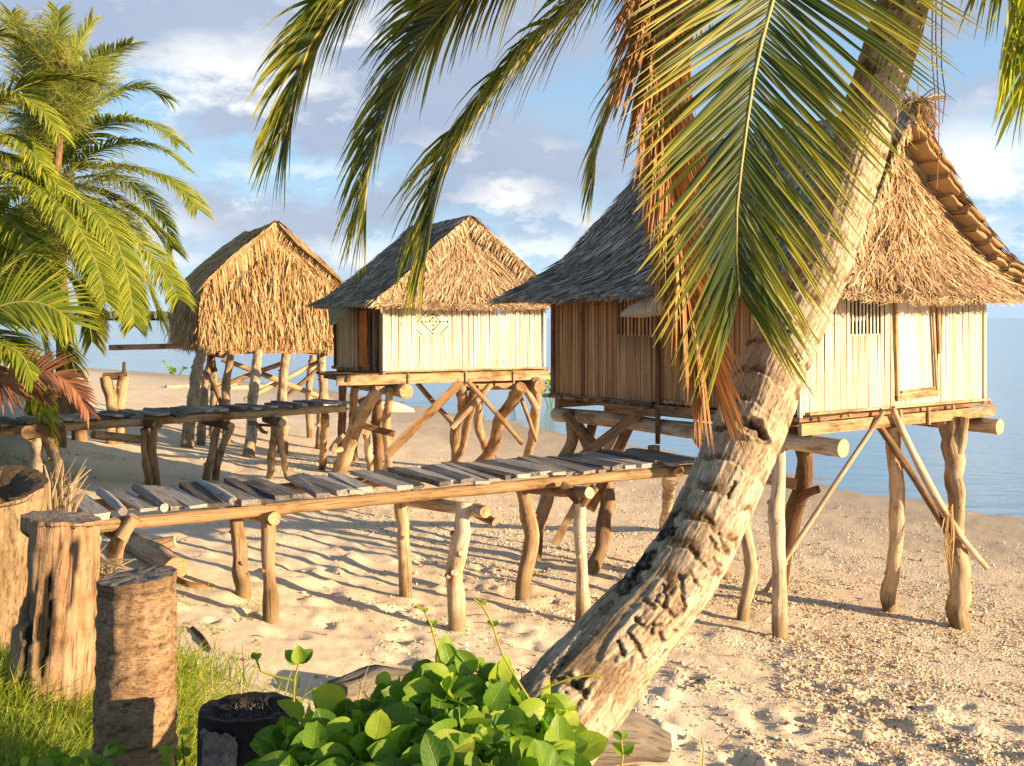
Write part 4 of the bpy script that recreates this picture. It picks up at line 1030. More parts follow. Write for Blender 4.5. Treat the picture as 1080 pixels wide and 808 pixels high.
# ------------------------------------------------------------------ palms
def cat(P, n):
    out = []; L = [0]
    for a, b in zip(P, P[1:]): L.append(L[-1]+(b-a).length)
    for i in range(n+1):
        s = L[-1]*i/n; k = 0
        while k < len(P)-2 and s > L[k+1]: k += 1
        t = clamp((s-L[k])/max(1e-6, L[k+1]-L[k]))
        p0, p1, p2, p3 = P[max(k-1, 0)], P[k], P[k+1], P[min(k+2, len(P)-1)]
        out.append(.5*((2*p1)+(p2-p0)*t+(2*p0-5*p1+4*p2-p3)*t*t+(3*p1-p0-3*p2+p3)*t**3))
    return out, L[-1]
def frond(parent, P, leaf, droop=.5, ang=55, per_m=26, t0=.12, width=.032, mat='palm', nrm=None, rr=.018, tip=.45, jit=.06, seg=5, fan=1.0, lab=None, ragged=.0, angs=None, name='frond', fold=.18, dens_tip=1.0, sidedroop=(1, 1)):
    """one frond: midrib plus folded leaflets that bend under their weight"""
    P, L = cat([Vector(p) for p in P], 40); mb = MB()
    mb.tube(P[::2], [lerp(rr, rr*.25, i/20) for i in range(21)], n=6, step=L/20, nz=0, m=1)
    n = int(L*per_m)
    for k in range(n):
        t = t0+(1-t0)*(k+R.random()*.6)/n; f = t*40; i = min(39, int(f)); p = P[i].lerp(P[i+1], f-i)
        T = (P[min(40, i+2)]-P[max(0, i-1)]).normalized()
        nn = nrm if nrm is not None else Z
        nn = (nn-T*nn.dot(T)); 
        if nn.length < .05: nn = T.orthogonal()
        nn.normalize(); S = T.cross(nn)
        env = min(1.0, .45+(t-t0)*4)*(1 if t < .55 else lerp(1, tip, (t-.55)/.45))
        for si, sd in enumerate((-1, 1)):
            if R.random() < ragged: continue
            l = leaf*env*R.uniform(.9, 1.08)
            an = math.radians((lerp(ang+12, ang-22, t) if angs is None else min(90, lerp(angs[0] if sd < 0 or len(angs) < 3 else angs[2], angs[1], t)))+R.gauss(0, 3.5))
            d = (T*math.cos(an)+S*sd*math.sin(an)*fan+nn*R.gauss(.10, jit)).normalized()
            pts = [p]; q = p.copy(); dr = droop*sidedroop[si]*R.uniform(.75, 1.25)
            for s in range(seg):
                q = q+d*l/seg; pts.append(q.copy())
                d = (d-Z*dr*(.10+.30*(s/seg))).normalized()
            d0 = (pts[1]-pts[0]).normalized(); wv = (T-d0*T.dot(d0))
            if wv.length < .05: wv = nn
            bl = d0.cross(wv.normalized())
            bl = (bl+T*R.gauss(0, .15)).normalized()
            wd = width*R.uniform(.8, 1.15)*min(1, .55+l/leaf*.5)
            ws = [wd*.5, wd, wd*.95, wd*.75, wd*.45, wd*.08] if seg == 5 else [wd*lerp(1, .08, (s/seg)**2) for s in range(seg+1)]
            mb.strip(pts, ws, bl, 0, fold)
    o = mb.build(name, [M[mat], M['rachis' if mat not in ('palm_dead', 'palm_red') else mat]], parent)
    if lab: o['label'] = lab
    return o

# ---- the leaning palm in front
PT = thing('coconut_palm', Vector((-.12, 3.3, gz(-.12, 3.3))), 'leaning coconut palm with a scarred ringed trunk crossing the picture in front of the huts', 'palm tree')
axis_px = [(455, 905, 3.25, 74), (535, 815, 3.38, 64), (590, 754, 3.47, 56), (650, 684, 3.55, 47), (706, 618, 3.61, 41), (738, 566, 3.66, 39), (762, 516, 3.70, 38), (790, 452, 3.75, 37), (819, 378, 3.8, 35), (857, 300, 3.84, 31), (890, 210, 3.88, 29), (921, 108, 3.92, 28), (950, 10, 3.95, 27), (972, -90, 3.98, 26), (985, -180, 4.0, 26), (990, -235, 4.0, 22)]
AP = [at(x, y, D) for x, y, D, r in axis_px]; AR = [r/F*D for x, y, D, r in axis_px]
# notches and scars as (x0, y0, x1, y1, half width, depth, darkness): cut where they show on the bark
NOTCH = [(700, 617, 703, 641, 3.2, .022, 1.1), (693, 634, 711, 650, 3.5, .016, .8), (711, 652, 722, 640, 4, .014, .7), (717, 606, 722, 640, 3.0, .02, 1.0), (716, 610, 728, 604, 5, .012, .7), (730, 607, 738, 620, 2.6, .018, .9),
         (688, 668, 690, 660, 3, .02, 1.2), (696, 668, 699, 676, 4, .02, 1.0), (689, 660, 697, 658, 2.5, .015, .9), (671, 652, 678, 662, 4, .02, 1.0), (652, 676, 657, 690, 4, .026, 1.3), (665, 670, 680, 693, 3.2, .018, .8), (680, 634, 690, 640, 4, .014, .8),
         (712, 664, 714, 667, 2, .015, 1.0), (748, 566, 757, 580, 3, .016, .8), (758, 562, 768, 584, 3, .014, .7), (775, 508, 768, 524, 2.2, .022, 1.2), (742, 546, 752, 552, 2.4, .014, .8),
         (590, 716, 620, 730, 5, .020, 1.0), (600, 712, 618, 736, 4, .022, 1.0), (780, 442, 804, 456, 6, .034, 1.3), (792, 446, 806, 462, 4.5, .034, 1.3), (733, 588, 745, 596, 3, .014, .7), (727, 577, 735, 585, 4, .012, .6), (752, 590, 760, 598, 3, .012, .6),
         (826, 352, 829, 358, 2.6, .02, 1.1), (838, 376, 841, 380, 3, .018, 1.0), (817, 347, 832, 350, 3, .012, .7)]
BURN = [(664, 612, 17, 9, 1.2), (678, 592, 15, 8, 1.2), (703, 558, 13, 7, 1.2), (708, 545, 12, 4, 1.1), (722, 520, 8, 4, .6), (588, 700, 16, 6, .7), (640, 640, 10, 5, .7), (610, 720, 12, 6, .8)]
LIP = [(772, 448, 792, 436, 4), (792, 436, 804, 444, 4), (804, 444, 812, 464, 4), (772, 450, 790, 462, 3), (790, 462, 812, 466, 3)]
def segdist(px, py, s):
    x0, y0, x1, y1 = s[:4]; dx, dy = x1-x0, y1-y0; L2 = dx*dx+dy*dy
    t = clamp(((px-x0)*dx+(py-y0)*dy)/max(L2, 1e-6)); return math.hypot(px-x0-dx*t, py-y0-dy*t)
def palm_trunk(parent):
    mb = MB(); n = 190; m = 1050
    P, L = cat(AP, m); rad = []
    tl = [0]
    for a, b in zip(AP, AP[1:]): tl.append(tl[-1]+(b-a).length)
    rt = [(l/tl[-1], r) for l, r in zip(tl, AR)]
    T = (P[1]-P[0]).normalized(); x = Vector((0, 1, 0)); 
    for i, p in enumerate(P):
        T = (P[min(i+1, m)]-P[max(i-1, 0)]).normalized(); x = (x-T*x.dot(T)).normalized(); y = T.cross(x); h = L*i/m; r0 = interp(rt, i/m)
        for j in range(n):
            a = 2*math.pi*j/n; ca, sa = math.cos(a), math.sin(a); d = x*ca+y*sa
            ph = h*8.2+.30*N3(ca*1.1, sa*1.1, h*1.2)+.12*N3(ca*4, sa*4, h*5)+.25*math.sin(h*3); fr = ph-math.floor(ph)
            upper = sstep(.55, 1.5, h)
            r = r0*(1+.03*N3(ca*1.3, sa*1.3, h*2)+.015*N3(ca*4, sa*4, h*5))
            r += upper*(.0025*(fr-.5)-.004*max(0, 1-abs(fr-.05)/.09)*(.4+abs(N3(ca*3, sa*3, h*4)))) + .0025*N3(ca*14, sa*14, h*6)+.0016*N3(ca*30, sa*30, h*30)
            pl = N3(ca*2.2+5, sa*2.2, h*2.6)*.6+N3(ca*6, sa*6, h*7)*.5                              # flaking plates of bark on the lower trunk
            r += (1-upper*.85)*.010*(sstep(-.02, .06, pl)-.5)
            scar_shade = sstep(.20, .06, abs(fr-.08)+.10*N3(ca*7, sa*7, h*14))*upper*clamp(.25+1.6*N3(ca*1.7, sa*1.7, h*2.3+4)+.5*N3(ca*5, sa*5, h*6))+max(0, 1-abs(fr-.25)/.28)*upper*max(0, N3(ca*1.3+3, sa*1.3, h*1.9))*1.5
            scar_shade += (1-upper*.8)*sstep(.05, -.14, pl)*.6
            scar_shade += sstep(2.9, 4.2, h)*(.35+.5*N3(ca*2, sa*2, h*3))  # frond shade painted in as browner bark towards the crown
            q = p+d*r
            burn_shade = 0.0
            if d.y < .25 and h < 3.2:
                sx, sy = CX+q.x/q.y*F, HY+(CZ-q.z)/q.y*F
                wx = sx+3*N3(sx*.12, sy*.12, 1)+1.2*N3(sx*.4, sy*.4, 1); wy = sy+3*N3(sx*.12, sy*.12, 6)+1.2*N3(sx*.4, sy*.4, 6)
                for s in NOTCH:
                    if abs(wx-s[0]) < 50 and abs(wy-s[1]) < 50:
                        ds = segdist(wx, wy, s)
                        if ds < s[4]*2.2:
                            k = sstep(s[4]*.72, s[4]*.35, ds); r -= s[5]*k*.5; burn_shade = max(burn_shade, s[6]*k*.28); scar_shade = max(scar_shade, .7*sstep(s[4]*1.1, s[4]*.4, ds))  # brown cut edges; notch floors darkened to paint in depth shading
                for bx, by, ra, rb, st in BURN:
                    if abs(sx-bx) < 60 and abs(sy-by) < 60:
                        u = ((wx-bx)*.72-(wy-by)*.69)/ra; w = ((wx-bx)*.69+(wy-by)*.72)/rb; k = sstep(1.5, .6, u*u+w*w+1.3*N3(sx*.09, sy*.09, 9)+.6*N3(sx*.25, sy*.25, 3))
                        if k > 0: burn_shade = max(burn_shade, k*st*(.75+.5*N3(sx*.2, sy*.2, 12))); r -= .007*k
                for s in LIP:
                    ds = segdist(sx, sy, s)
                    if ds < s[4]*1.4: r += .010*sstep(s[4]*1.4, 0, ds)
            qi = mb.vert(p+d*r, (ca*r0, sa*r0, h)); mb.setat('ring', qi, clamp(scar_shade)); mb.setat('burn_shade', qi, burn_shade)
    for i in range(m):
        for j in range(n):
            a = i*n+j; b = i*n+(j+1) % n; mb.face((a, b, b+n, a+n), 0, True)
    mb.build('trunk', [M['bark']], parent)
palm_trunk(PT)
cr = at(992, -240, 4.0)
def pf(*pts): return [at(x, y, D) for x, y, D in pts]
mb = MB()
for k in range(10):
    a = k*2.4; d = Vector((math.cos(a), math.sin(a), 0)); mb.tube([cr-Z*.25+d*.07, cr+d*.14+Z*.05, cr+d*.24+Z*.3], [.05, .055, .03], n=8, step=.05, nz=.1, ell=.5)
mb.build('crown_shaft', [M['dry']], PT)
SUNN = Vector((.35, -.75, .55)).normalized()
frond(PT, pf((992, -240, 4.0), (880, -230, 3.95), (740, -120, 3.9), (612, 0, 3.85), (555, 55, 3.82), (510, 110, 3.8), (474, 165, 3.8), (457, 215, 3.8), (449, 270, 3.8)), .70, droop=.9, ang=62, per_m=74, width=.026, tip=.5, seg=5)
frond(PT, pf((992, -240, 4.0), (860, -280, 4.2), (700, -190, 4.3), (560, -70, 4.35), (480, 0, 4.4), (437, 55, 4.4), (408, 115, 4.4), (390, 170, 4.4), (384, 222, 4.4)), .74, droop=.9, ang=62, per_m=66, width=.028, tip=.5)
frond(PT, pf((992, -240, 4.0), (830, -330, 3.9), (640, -260, 3.8), (480, -130, 3.75), (390, -30, 3.7), (343, 20, 3.7), (319, 64, 3.7), (308, 105, 3.7), (301, 142, 3.7)), .62, droop=.9, ang=62, per_m=70, width=.026, tip=.55)
frond(PT, pf((992, -240, 4.0), (880, -260, 4.5), (780, -120, 5.0), (705, 5, 5.2), (668, 60, 5.2), (643, 115, 5.2), (629, 160, 5.2), (626, 196, 5.2)), .50, droop=.8, ang=52, per_m=44, width=.028, tip=.5)
frond(PT, pf((992, -240, 4.0), (880, -330, 4.3), (730, -270, 4.6), (600, -150, 4.7), (520, -60, 4.75), (470, 10, 4.75)), .76, droop=.9, ang=60, per_m=60, width=.028, tip=.7)
# the big frond that hangs towards the camera in front of the trunk
frond(PT, pf((992, -240, 4.0), (920, -220, 3.6), (850, -130, 3.3), (815, 0, 3.15), (797, 70, 3.12), (785, 150, 3.1), (777, 220, 3.1), (777, 275, 3.12), (780, 312, 3.15)), .64, droop=.13, angs=(128, 26, 58), per_m=62, width=.0155, mat='palm_deep', tip=.60, nrm=Vector((.10, -1, .15)), jit=.05, fan=1.0, rr=.014, t0=.2, sidedroop=(1, 1.0))
# dead brown frond hanging straight down
frond(PT, pf((992, -240, 4.0), (860, -250, 3.7), (740, -130, 3.5), (697, 0, 3.45), (699, 100, 3.45), (708, 200, 3.5), (720, 280, 3.5), (728, 320, 3.5), (738, 362, 3.5)),   .46, droop=.35, angs=(26, 13), per_m=125, width=.016, tip=.85, mat='palm_dead', nrm=Vector((.25, -1, 0)), fan=.8, jit=.10, rr=.03, t0=.3, ragged=.05, lab='dead brown frond hanging straight down')
frond(PT, pf((992, -240, 4.0), (900, -250, 3.9), (800, -150, 3.8), (735, -30, 3.75), (718, 60, 3.75), (720, 150, 3.75), (728, 250, 3.75)), .55, droop=1.4, ang=24, per_m=30, width=.02, tip=.9, mat='palm_dead', nrm=Vector((.25, -1, 0)), fan=.5, jit=.15, rr=.02, lab='thin dead brown frond hanging beside another')
frond(PT, pf((992, -240, 4.0), (1020, -190, 3.9), (1048, -110, 3.85), (1064, -30, 3.8), (1072, 50, 3.8)), .56, droop=.8, ang=52, per_m=52, width=.022, tip=.5, mat='palm_yel')
frond(PT, pf((992, -240, 4.0), (1040, -230, 4.2), (1085, -140, 4.3), (1108, -20, 4.3), (1118, 90, 4.3)), .6, droop=.8, ang=50, per_m=44, width=.024, tip=.5, mat='palm_yel')
frond(PT, pf((992, -240, 4.0), (1030, -150, 3.7), (1068, -60, 3.6), (1086, 10, 3.6), (1092, 75, 3.6)), .5, droop=1.0, ang=58, per_m=55, width=.02, tip=.7, mat='palm_yel')
frond(PT, pf((992, -240, 4.0), (1040, -200, 4.3), (1078, -110, 4.5), (1100, -30, 4.5), (1106, 60, 4.5)), .6, droop=1.0, ang=58, per_m=50, width=.024, tip=.7, mat='palm_yel')
for k in range(7):      # the upper crown
    az = k*2.4+.4; el = R.uniform(.35, 1.15); d = Vector((math.cos(az)*math.cos(el), math.sin(az)*math.cos(el), math.sin(el))); h = Vector((math.cos(az), math.sin(az), 0)); l = R.uniform(2.0, 2.5)
    frond(PT, [cr, cr+d*l*.35, cr+d*l*.65+h*.15, cr+d*l*.8+h*.6-Z*.15, cr+d*l*.85+h*1.0-Z*.6], .55, droop=.7, per_m=24, width=.034)
mb = MB()   # bare hanging flower stalks right of the trunk
for x, y0, y1 in ((986, 60, 165), (990, 40, 200), (996, 70, 130)):
    mb.tube([at(x, -150, 4.0), at(x-3, y0, 3.95), at(x+1, (y0+y1)/2, 3.95), at(x-2, y1, 3.95)], [.003, .0025, .002, .0015], n=5, nz=.2)
mb.build('flower_stalk', [M['palm_dead']], PT)

# ---- palms at the left
def bent_trunk(parent, base, top, r0, r1):
    mb = MB(); mid = base.lerp(top, .5)+Vector((-.15, .1, 0)); mb.tube([base-Z*.3, base+Z*.2, mid, top], [r0*1.3, r0, lerp(r0, r1, .5), r1], n=18, step=.06, nz=.07, nf=7); mb.build('trunk', [M['drift']], parent)
def crown_fill(parent, c, n, l, leaf, seed, elev=(-.5, 1.3), mat='palm_yel', per=20, w=.04, azr=(0, 6.283)):
    rr = random.Random(seed)
    for k in range(n):
        az = azr[0]+(azr[1]-azr[0])*((k*.618+.1) % 1.0); el = lerp(elev[1], elev[0], (k+.5)/n)+rr.uniform(-.1, .1); h = Vector((math.cos(az), math.sin(az), 0)); ll = l*rr.uniform(.85, 1.1)
        d = h*math.cos(el)+Z*math.sin(el)
        P = [c]
        for s in range(1, 7):
            d = (d-Z*(.10+.05*s)*(.6+.7*math.cos(el))).normalized(); P.append(P[-1]+d*ll/6)
        frond(parent, P, leaf, droop=.75, ang=56, per_m=per, width=w, mat=mat if rr.random() < .75 else 'palm', tip=.5)
cA = at(57, 196, 20.0); gA = ground_at(48, 466); gA = Vector((gA.x, 20.2, gz(gA.x, 20.2)))
PA = thing('coconut_palm', gA, 'tall coconut palm at left with a full yellow green crown, rightmost of the left palms', 'palm tree', 'coconut palms at the left edge')
bent_trunk(PA, gA, cA, .14, .10)
def fA(pts, D=20.0, leaf=.85, mat='palm_yel', dr=.8, **kw):
    n = len(pts); frond(PA, [at(x, y, D+kw.get('dd', 0)*i/n) for i, (x, y) in enumerate(pts)], leaf, droop=dr, ang=58, per_m=42, width=.036, mat=mat, tip=.5)
fA([(57, 194), (80, 178), (128, 176), (172, 187), (195, 203), (208, 220)], dd=-1.2)
fA([(58, 196), (95, 200), (140, 222), (172, 246), (182, 262)], mat='palm_yel', dd=1)
fA([(58, 199), (105, 215), (150, 258), (176, 292), (188, 315)], dd=-1.5)
fA([(57, 200), (95, 225), (140, 275), (160, 310), (170, 338)], dd=.5)
fA([(56, 202), (85, 235), (118, 285), (134, 320), (141, 344)], dd=-2, leaf=.7)
fA([(58, 192), (75, 140), (110, 106), (148, 92), (176, 104)], dd=1.5)
fA([(58, 192), (82, 148), (120, 128), (158, 130), (186, 150)], dd=-1)
fA([(56, 190), (66, 110), (80, 55), (98, 22)], leaf=.7, dr=.5)
fA([(55, 190), (57, 120), (58, 60), (62, 12)], leaf=.7, dr=.4, dd=1)
fA([(57, 190), (78, 115), (105, 66), (138, 46)], leaf=.75, dr=.6, dd=-1)
fA([(54, 190), (40, 110), (22, 50), (12, 14)], leaf=.75, dr=.5, dd=1, mat='palm')
fA([(55, 194), (25, 160), (-15, 150), (-50, 165)], mat='palm')
fA([(55, 200), (30, 225), (10, 270), (0, 320)], mat='palm', dd=-1)
fA([(57, 202), (70, 250), (90, 300), (100, 345)], mat='palm', dd=1)
crown_fill(PA, cA, 12, 3.0, .75, 3, (-.6, 1.0), azr=(-.5, 3.8), per=30)
mb = MB()
for k in range(12):
    a = k*2.4; d = Vector((math.cos(a), math.sin(a), 0)); mb.tube([cA-Z*.5+d*.08, cA-Z*.1+d*.2, cA+d*.35+Z*.25], [.07, .06, .03], n=7, step=.1, nz=.1)
mb.build('crown_shaft', [M['palm_red']], PA)
mb = MB(); c = at(91, 420, 20.0)
mb.grid(lambda a, b: c+Vector((.11*math.sin(b*math.pi)*math.cos(a*6.2832), .11*math.sin(b*math.pi)*math.sin(a*6.2832), .14*math.cos(b*math.pi))), 14, 10)
c2 = ground_at(88, 440)
cC = at(-75, 205, 15.5); gC = Vector((cC.x-.2, 15.6, gz(cC.x-.2, 15.6)))
PC = thing('coconut_palm', gC, 'big coconut palm rooted beyond the left edge, fronds reaching in above the young palm', 'palm tree', 'coconut palms at the left edge')
bent_trunk(PC, gC, cC, .15, .11)
def fC(pts, D=15.5, leaf=.64, mat='palm_yel', dr=.85, dd=0):
    n = len(pts); frond(PC, [at(x, y, D+dd*i/n) for i, (x, y) in enumerate(pts)], leaf, droop=dr, ang=58, per_m=46, width=.032, mat=mat, tip=.5)
fC([(-75, 203), (-20, 188), (40, 196), (90, 215), (118, 245), (134, 290), (141, 340)], dd=-1.5)
fC([(-75, 200), (-30, 120), (10, 100), (42, 115), (62, 140)], dd=-.8)
fC([(-75, 200), (-35, 150), (0, 142), (25, 152), (45, 175)], dd=-1)
fC([(-75, 198), (-50, 90), (-15, 40), (20, 42), (48, 66)], dd=.5, mat='palm')
fC([(-75, 205), (-35, 205), (10, 230), (40, 270), (52, 310)], dd=-1.5)
fC([(-75, 198), (-55, 60), (-25, 0), (0, -15)], mat='palm_yel', dd=0)
crown_fill(PC, cC, 14, 3.0, .75, 5, (-.6, 1.2), azr=(-.3, 4.1), per=30)
fC([(-75, 203), (-40, 170), (0, 165), (50, 185), (82, 225)], dd=-1)
fC([(-75, 205), (-45, 215), (-5, 250), (20, 300), (28, 335)], dd=-1)
fC([(-75, 205), (-40, 185), (20, 185), (72, 225), (100, 275), (112, 318)], dd=-2.2)
cB = at(-32, 352, 12.6); gB = Vector((cB.x, 12.7, gz(cB.x, 12.7)))
PB = thing('coconut_palm', gB, 'young low coconut palm at the left edge with one rust brown dead frond', 'palm tree', 'coconut palms at the left edge')
bent_trunk(PB, gB, cB, .12, .09)
def fB(pts, D=12.6, leaf=.62, mat='palm_yel', dr=.45, dd=0, nrm=None, **kw):
    n = len(pts); frond(PB, [at(x, y, D+dd*i/n) for i, (x, y) in enumerate(pts)], leaf, droop=dr, ang=52, per_m=30, width=.038, mat=mat, tip=.5, nrm=nrm, **kw)
fB([(-32, 350), (-5, 325), (30, 318), (58, 326), (78, 342)], nrm=Vector((.2, -.9, .5)), leaf=.72)
fB([(-32, 350), (0, 290), (35, 268), (70, 290), (90, 325), (97, 360)], dd=1.2, mat='palm', leaf=.6, dr=.7)
fB([(-32, 352), (5, 340), (45, 345), (68, 365), (80, 392)], dd=1, mat='palm', dr=.9, leaf=.5)
fB([(-32, 352), (-10, 360), (20, 372), (35, 400)], dd=-.5, mat='palm_yel', dr=.8, leaf=.5)
fB([(-32, 360), (-5, 400), (25, 394), (55, 394), (78, 410), (92, 432)], dd=-.6, mat='palm_red', dr=.25, leaf=.48, nrm=Vector((.1, -.9, .4)), fan=.6, ragged=.12, lab='rust brown dead frond')
fB([(-32, 362), (0, 408), (30, 410), (50, 418)], dd=-.3, mat='palm_red', dr=.2, leaf=.42, nrm=Vector((.1, -.9, .4)), fan=.6, ragged=.12, lab='small rust brown dead frond')
crown_fill(PB, cB, 9, 2.0, .55, 7, (-.2, 1.2), azr=(.9, 4.2), per=28)

# ---- feathery ironwood behind the left palms
cI = at(62, 470, 18.2); gI = Vector((cI.x, 18.2, gz(cI.x, 18.2)))
PI_ = thing('ironwood_tree', gI, 'feathery ironwood tree with thread like needles among the left palms', 'tree')
mb = MB(); mb.tube([gI-Z*.2, at(66, 330, 18.2), at(60, 200, 18.2), at(66, 110, 18.2), at(72, 55, 18.2)], [.12, .10, .08, .05, .02], n=10, step=.2, nz=.12); 
limbs = []
for k in range(27):
    y = R.choice((R.uniform(60, 150), R.uniform(60, 140), R.uniform(210, 285))); p = at(63+R.gauss(0, 3), y, 18.2); q = at(R.gauss(66, 36), y-R.uniform(-15, 45), 18.0+R.uniform(-1.0, 1.0)); mb.tube([p, p.lerp(q, .5)+Z*.1, q], [.02, .016, .008], n=6, step=.2, nz=.15); limbs.append((p, q))
mb.build('trunk', [M['drift_dark']], PI_)
mb = MB()
for p, q in limbs:
    for k in range(75):
        t = R.uniform(.25, 1.1); b = p.lerp(q, t)+Vector((R.gauss(0, .10), R.gauss(0, .15), R.gauss(0, .12)))
        d = ((q-p).normalized()*R.uniform(.2, .9)+Vector((R.gauss(0, .6), R.gauss(0, .6), R.uniform(-.5, .7)))).normalized()
        for s in range(5):
            l = R.uniform(.22, .48); dd = (d+Vector((R.gauss(0, .25), R.gauss(0, .25), R.gauss(0, .25)))).normalized()
            mb.strip([b, b+dd*l*.5-Z*.01, b+dd*l-Z*.09], [.007, .009, .003], Vector((R.gauss(0, 1), -1, R.gauss(0, 1))).normalized())
mb.build('crown', [M['needle']], PI_)

# ------------------------------------------------------------------ low plants
def bean_leaf(mb, p, d, nrm, l, w):
    """a broad ovate leaflet with a midrib crease, cupped and bending down at its tip"""
    d = d.normalized(); s = d.cross(nrm).normalized(); n = s.cross(d).normalized(); b = len(mb.v); K = 7; off = R.uniform(0, 9)
    cup = R.uniform(.05, .28); bend = R.uniform(.0, .35)
    prof = [0.02, .66, .93, 1.0, .96, .82, .54, 0.03]
    for i in range(K+1):
        t = i/K
        for j in range(-2, 3):
            c = j/2; q = p+d*l*t+s*c*w*.5*prof[i]+n*(abs(c)**1.5*cup*w*prof[i]-bend*l*t*t+.015*l*math.sin(t*9+j*1.5))
            mb.vert(q, (off, c, t))
    for i in range(K):
        for j in range(4):
            a = b+i*5+j; mb.face((a, a+1, a+6, a+5), 0, True)
c0 = at(455, 800, 2.75)
VB = thing('bean_vine', Vector((c0.x, c0.y, gz(c0.x, c0.y))), 'bright green broad leaved vine mounded at the foot of the leaning palm', 'plant')
mbl = MB(); mbs = MB()
OUT = [(275, 818), (300, 775), (330, 748), (370, 738), (410, 724), (435, 706), (470, 688), (505, 692), (535, 722), (560, 738), (590, 760), (605, 790), (610, 815)]
def outline(x): return interp(OUT, x)
def trif(p, d, l):
    for k, an in ((0, 0), (1, 1.25), (2, -1.25)):
        side = d.cross(Z).normalized(); dd = (d*math.cos(an)+side*math.sin(an)+Z*R.gauss(.05, .2)).normalized()
        nr = (Vector((R.gauss(.55, .4), R.gauss(-.55, .4), R.gauss(.6, .35)))).normalized()
        ll = l*(1.08 if k == 0 else .95)*R.uniform(.85, 1.1)
        bean_leaf(mbl, p+dd*.012, dd, nr, ll, ll*R.uniform(.72, .86))
for k in range(430):
    x = R.uniform(292, 602); y0 = outline(x)+18*N3(k*.37, 2, 1); depth = R.random()
    y = lerp(y0+10, 860, depth**1.1); D = lerp(3.05, 2.25, (y-y0)/(860-y0))+R.uniform(-.08, .08)
    p = at(x, y, D); d = Vector((R.gauss(0, .7), R.gauss(-.4, .6), R.gauss(.15, .35))).normalized(); l = R.choice((.04, .055, .07, .085, .10))*R.uniform(.85, 1.15)
    trif(p, d, l)
    q = p+Vector((R.gauss(0, .05), R.uniform(.05, .25), -R.uniform(.1, .25))); mbs.tube([p, p.lerp(q, .5)+Vector((0, .03, -.02)), q], .0028, n=5, step=.05, nz=0)
for x, y, D, l in ((498, 702, 2.9, .078), (475, 690, 2.9, .06), (316, 690, 2.75, .05), (515, 738, 2.6, .08), (396, 770, 2.45, .075), (330, 780, 2.4, .07)):
    p = at(x, y+10, D); bean_leaf(mbl, p, Vector((R.gauss(0, .3), -.1, .9)), Vector((.25, -.9, .25)).normalized(), l, l*.82)
def stem(pts, D, leaves=()):
    P = [at(x, y, D) for x, y in pts]; mbs.tube(P, .003, n=5, step=.03, nz=0)
    for i, l in leaves:
        for s in (-1, 1): bean_leaf(mbl, P[i], Vector((s*.7, R.gauss(0, .3), .7)), Vector((0, -.8, .5)).normalized(), l, l*.7)
stem([(560, 740), (530, 690), (520, 660), (508, 638), (500, 632)], 2.85, [(2, .02), (3, .018)])
stem([(470, 720), (462, 690), (455, 660), (448, 645), (438, 638)], 2.9, [(2, .022), (3, .016)])
stem([(310, 740), (311, 715), (315, 700)], 2.75, [(2, .045), (2, .05)])
stem([(310, 718), (285, 712), (275, 708), (270, 695)], 2.8, [(3, .025)])
stem([(570, 728), (600, 716), (630, 712), (634, 716)], 2.9)
stem([(655, 812), (657, 795), (655, 780)], 2.9, [(1, .04), (2, .03)])
stem([(740, 815), (742, 790), (740, 778)], 3.6); 
mbl.build('leaves', [M['bean']], VB); mbs.build('stems', [M['palm_yel']], VB)
def seedling(lst, label):
    t = MB()
    for x, y, l in lst:
        p = at(x, y+8, 3.5)
        for k in range(3): bean_leaf(t, p+Vector((R.gauss(0, .03), R.gauss(0, .03), R.gauss(0, .02))), Vector((R.gauss(0, .7), -.3, R.uniform(.2, .9))), Vector((R.gauss(0, .4), -.6, .6)).normalized(), l, l*.75)
        t.tube([p, p+Vector((.01, .03, -.25))], .003, n=5, nz=0)
    o = t.build('bean_seedling', [M['bean']]); tag(o, label, 'plant')
seedling([(95, 800, .06), (108, 806, .07), (60, 806, .06), (80, 812, .08), (70, 815, .06), (45, 800, .05), (120, 812, .05)], 'small broad green leaves sprouting in the grass left of the ringed palm stump')
seedling([(178, 800, .045), (188, 815, .05), (192, 770, .035), (185, 790, .04)], 'small broad green leaves between the ringed palm stump and the charred stump')

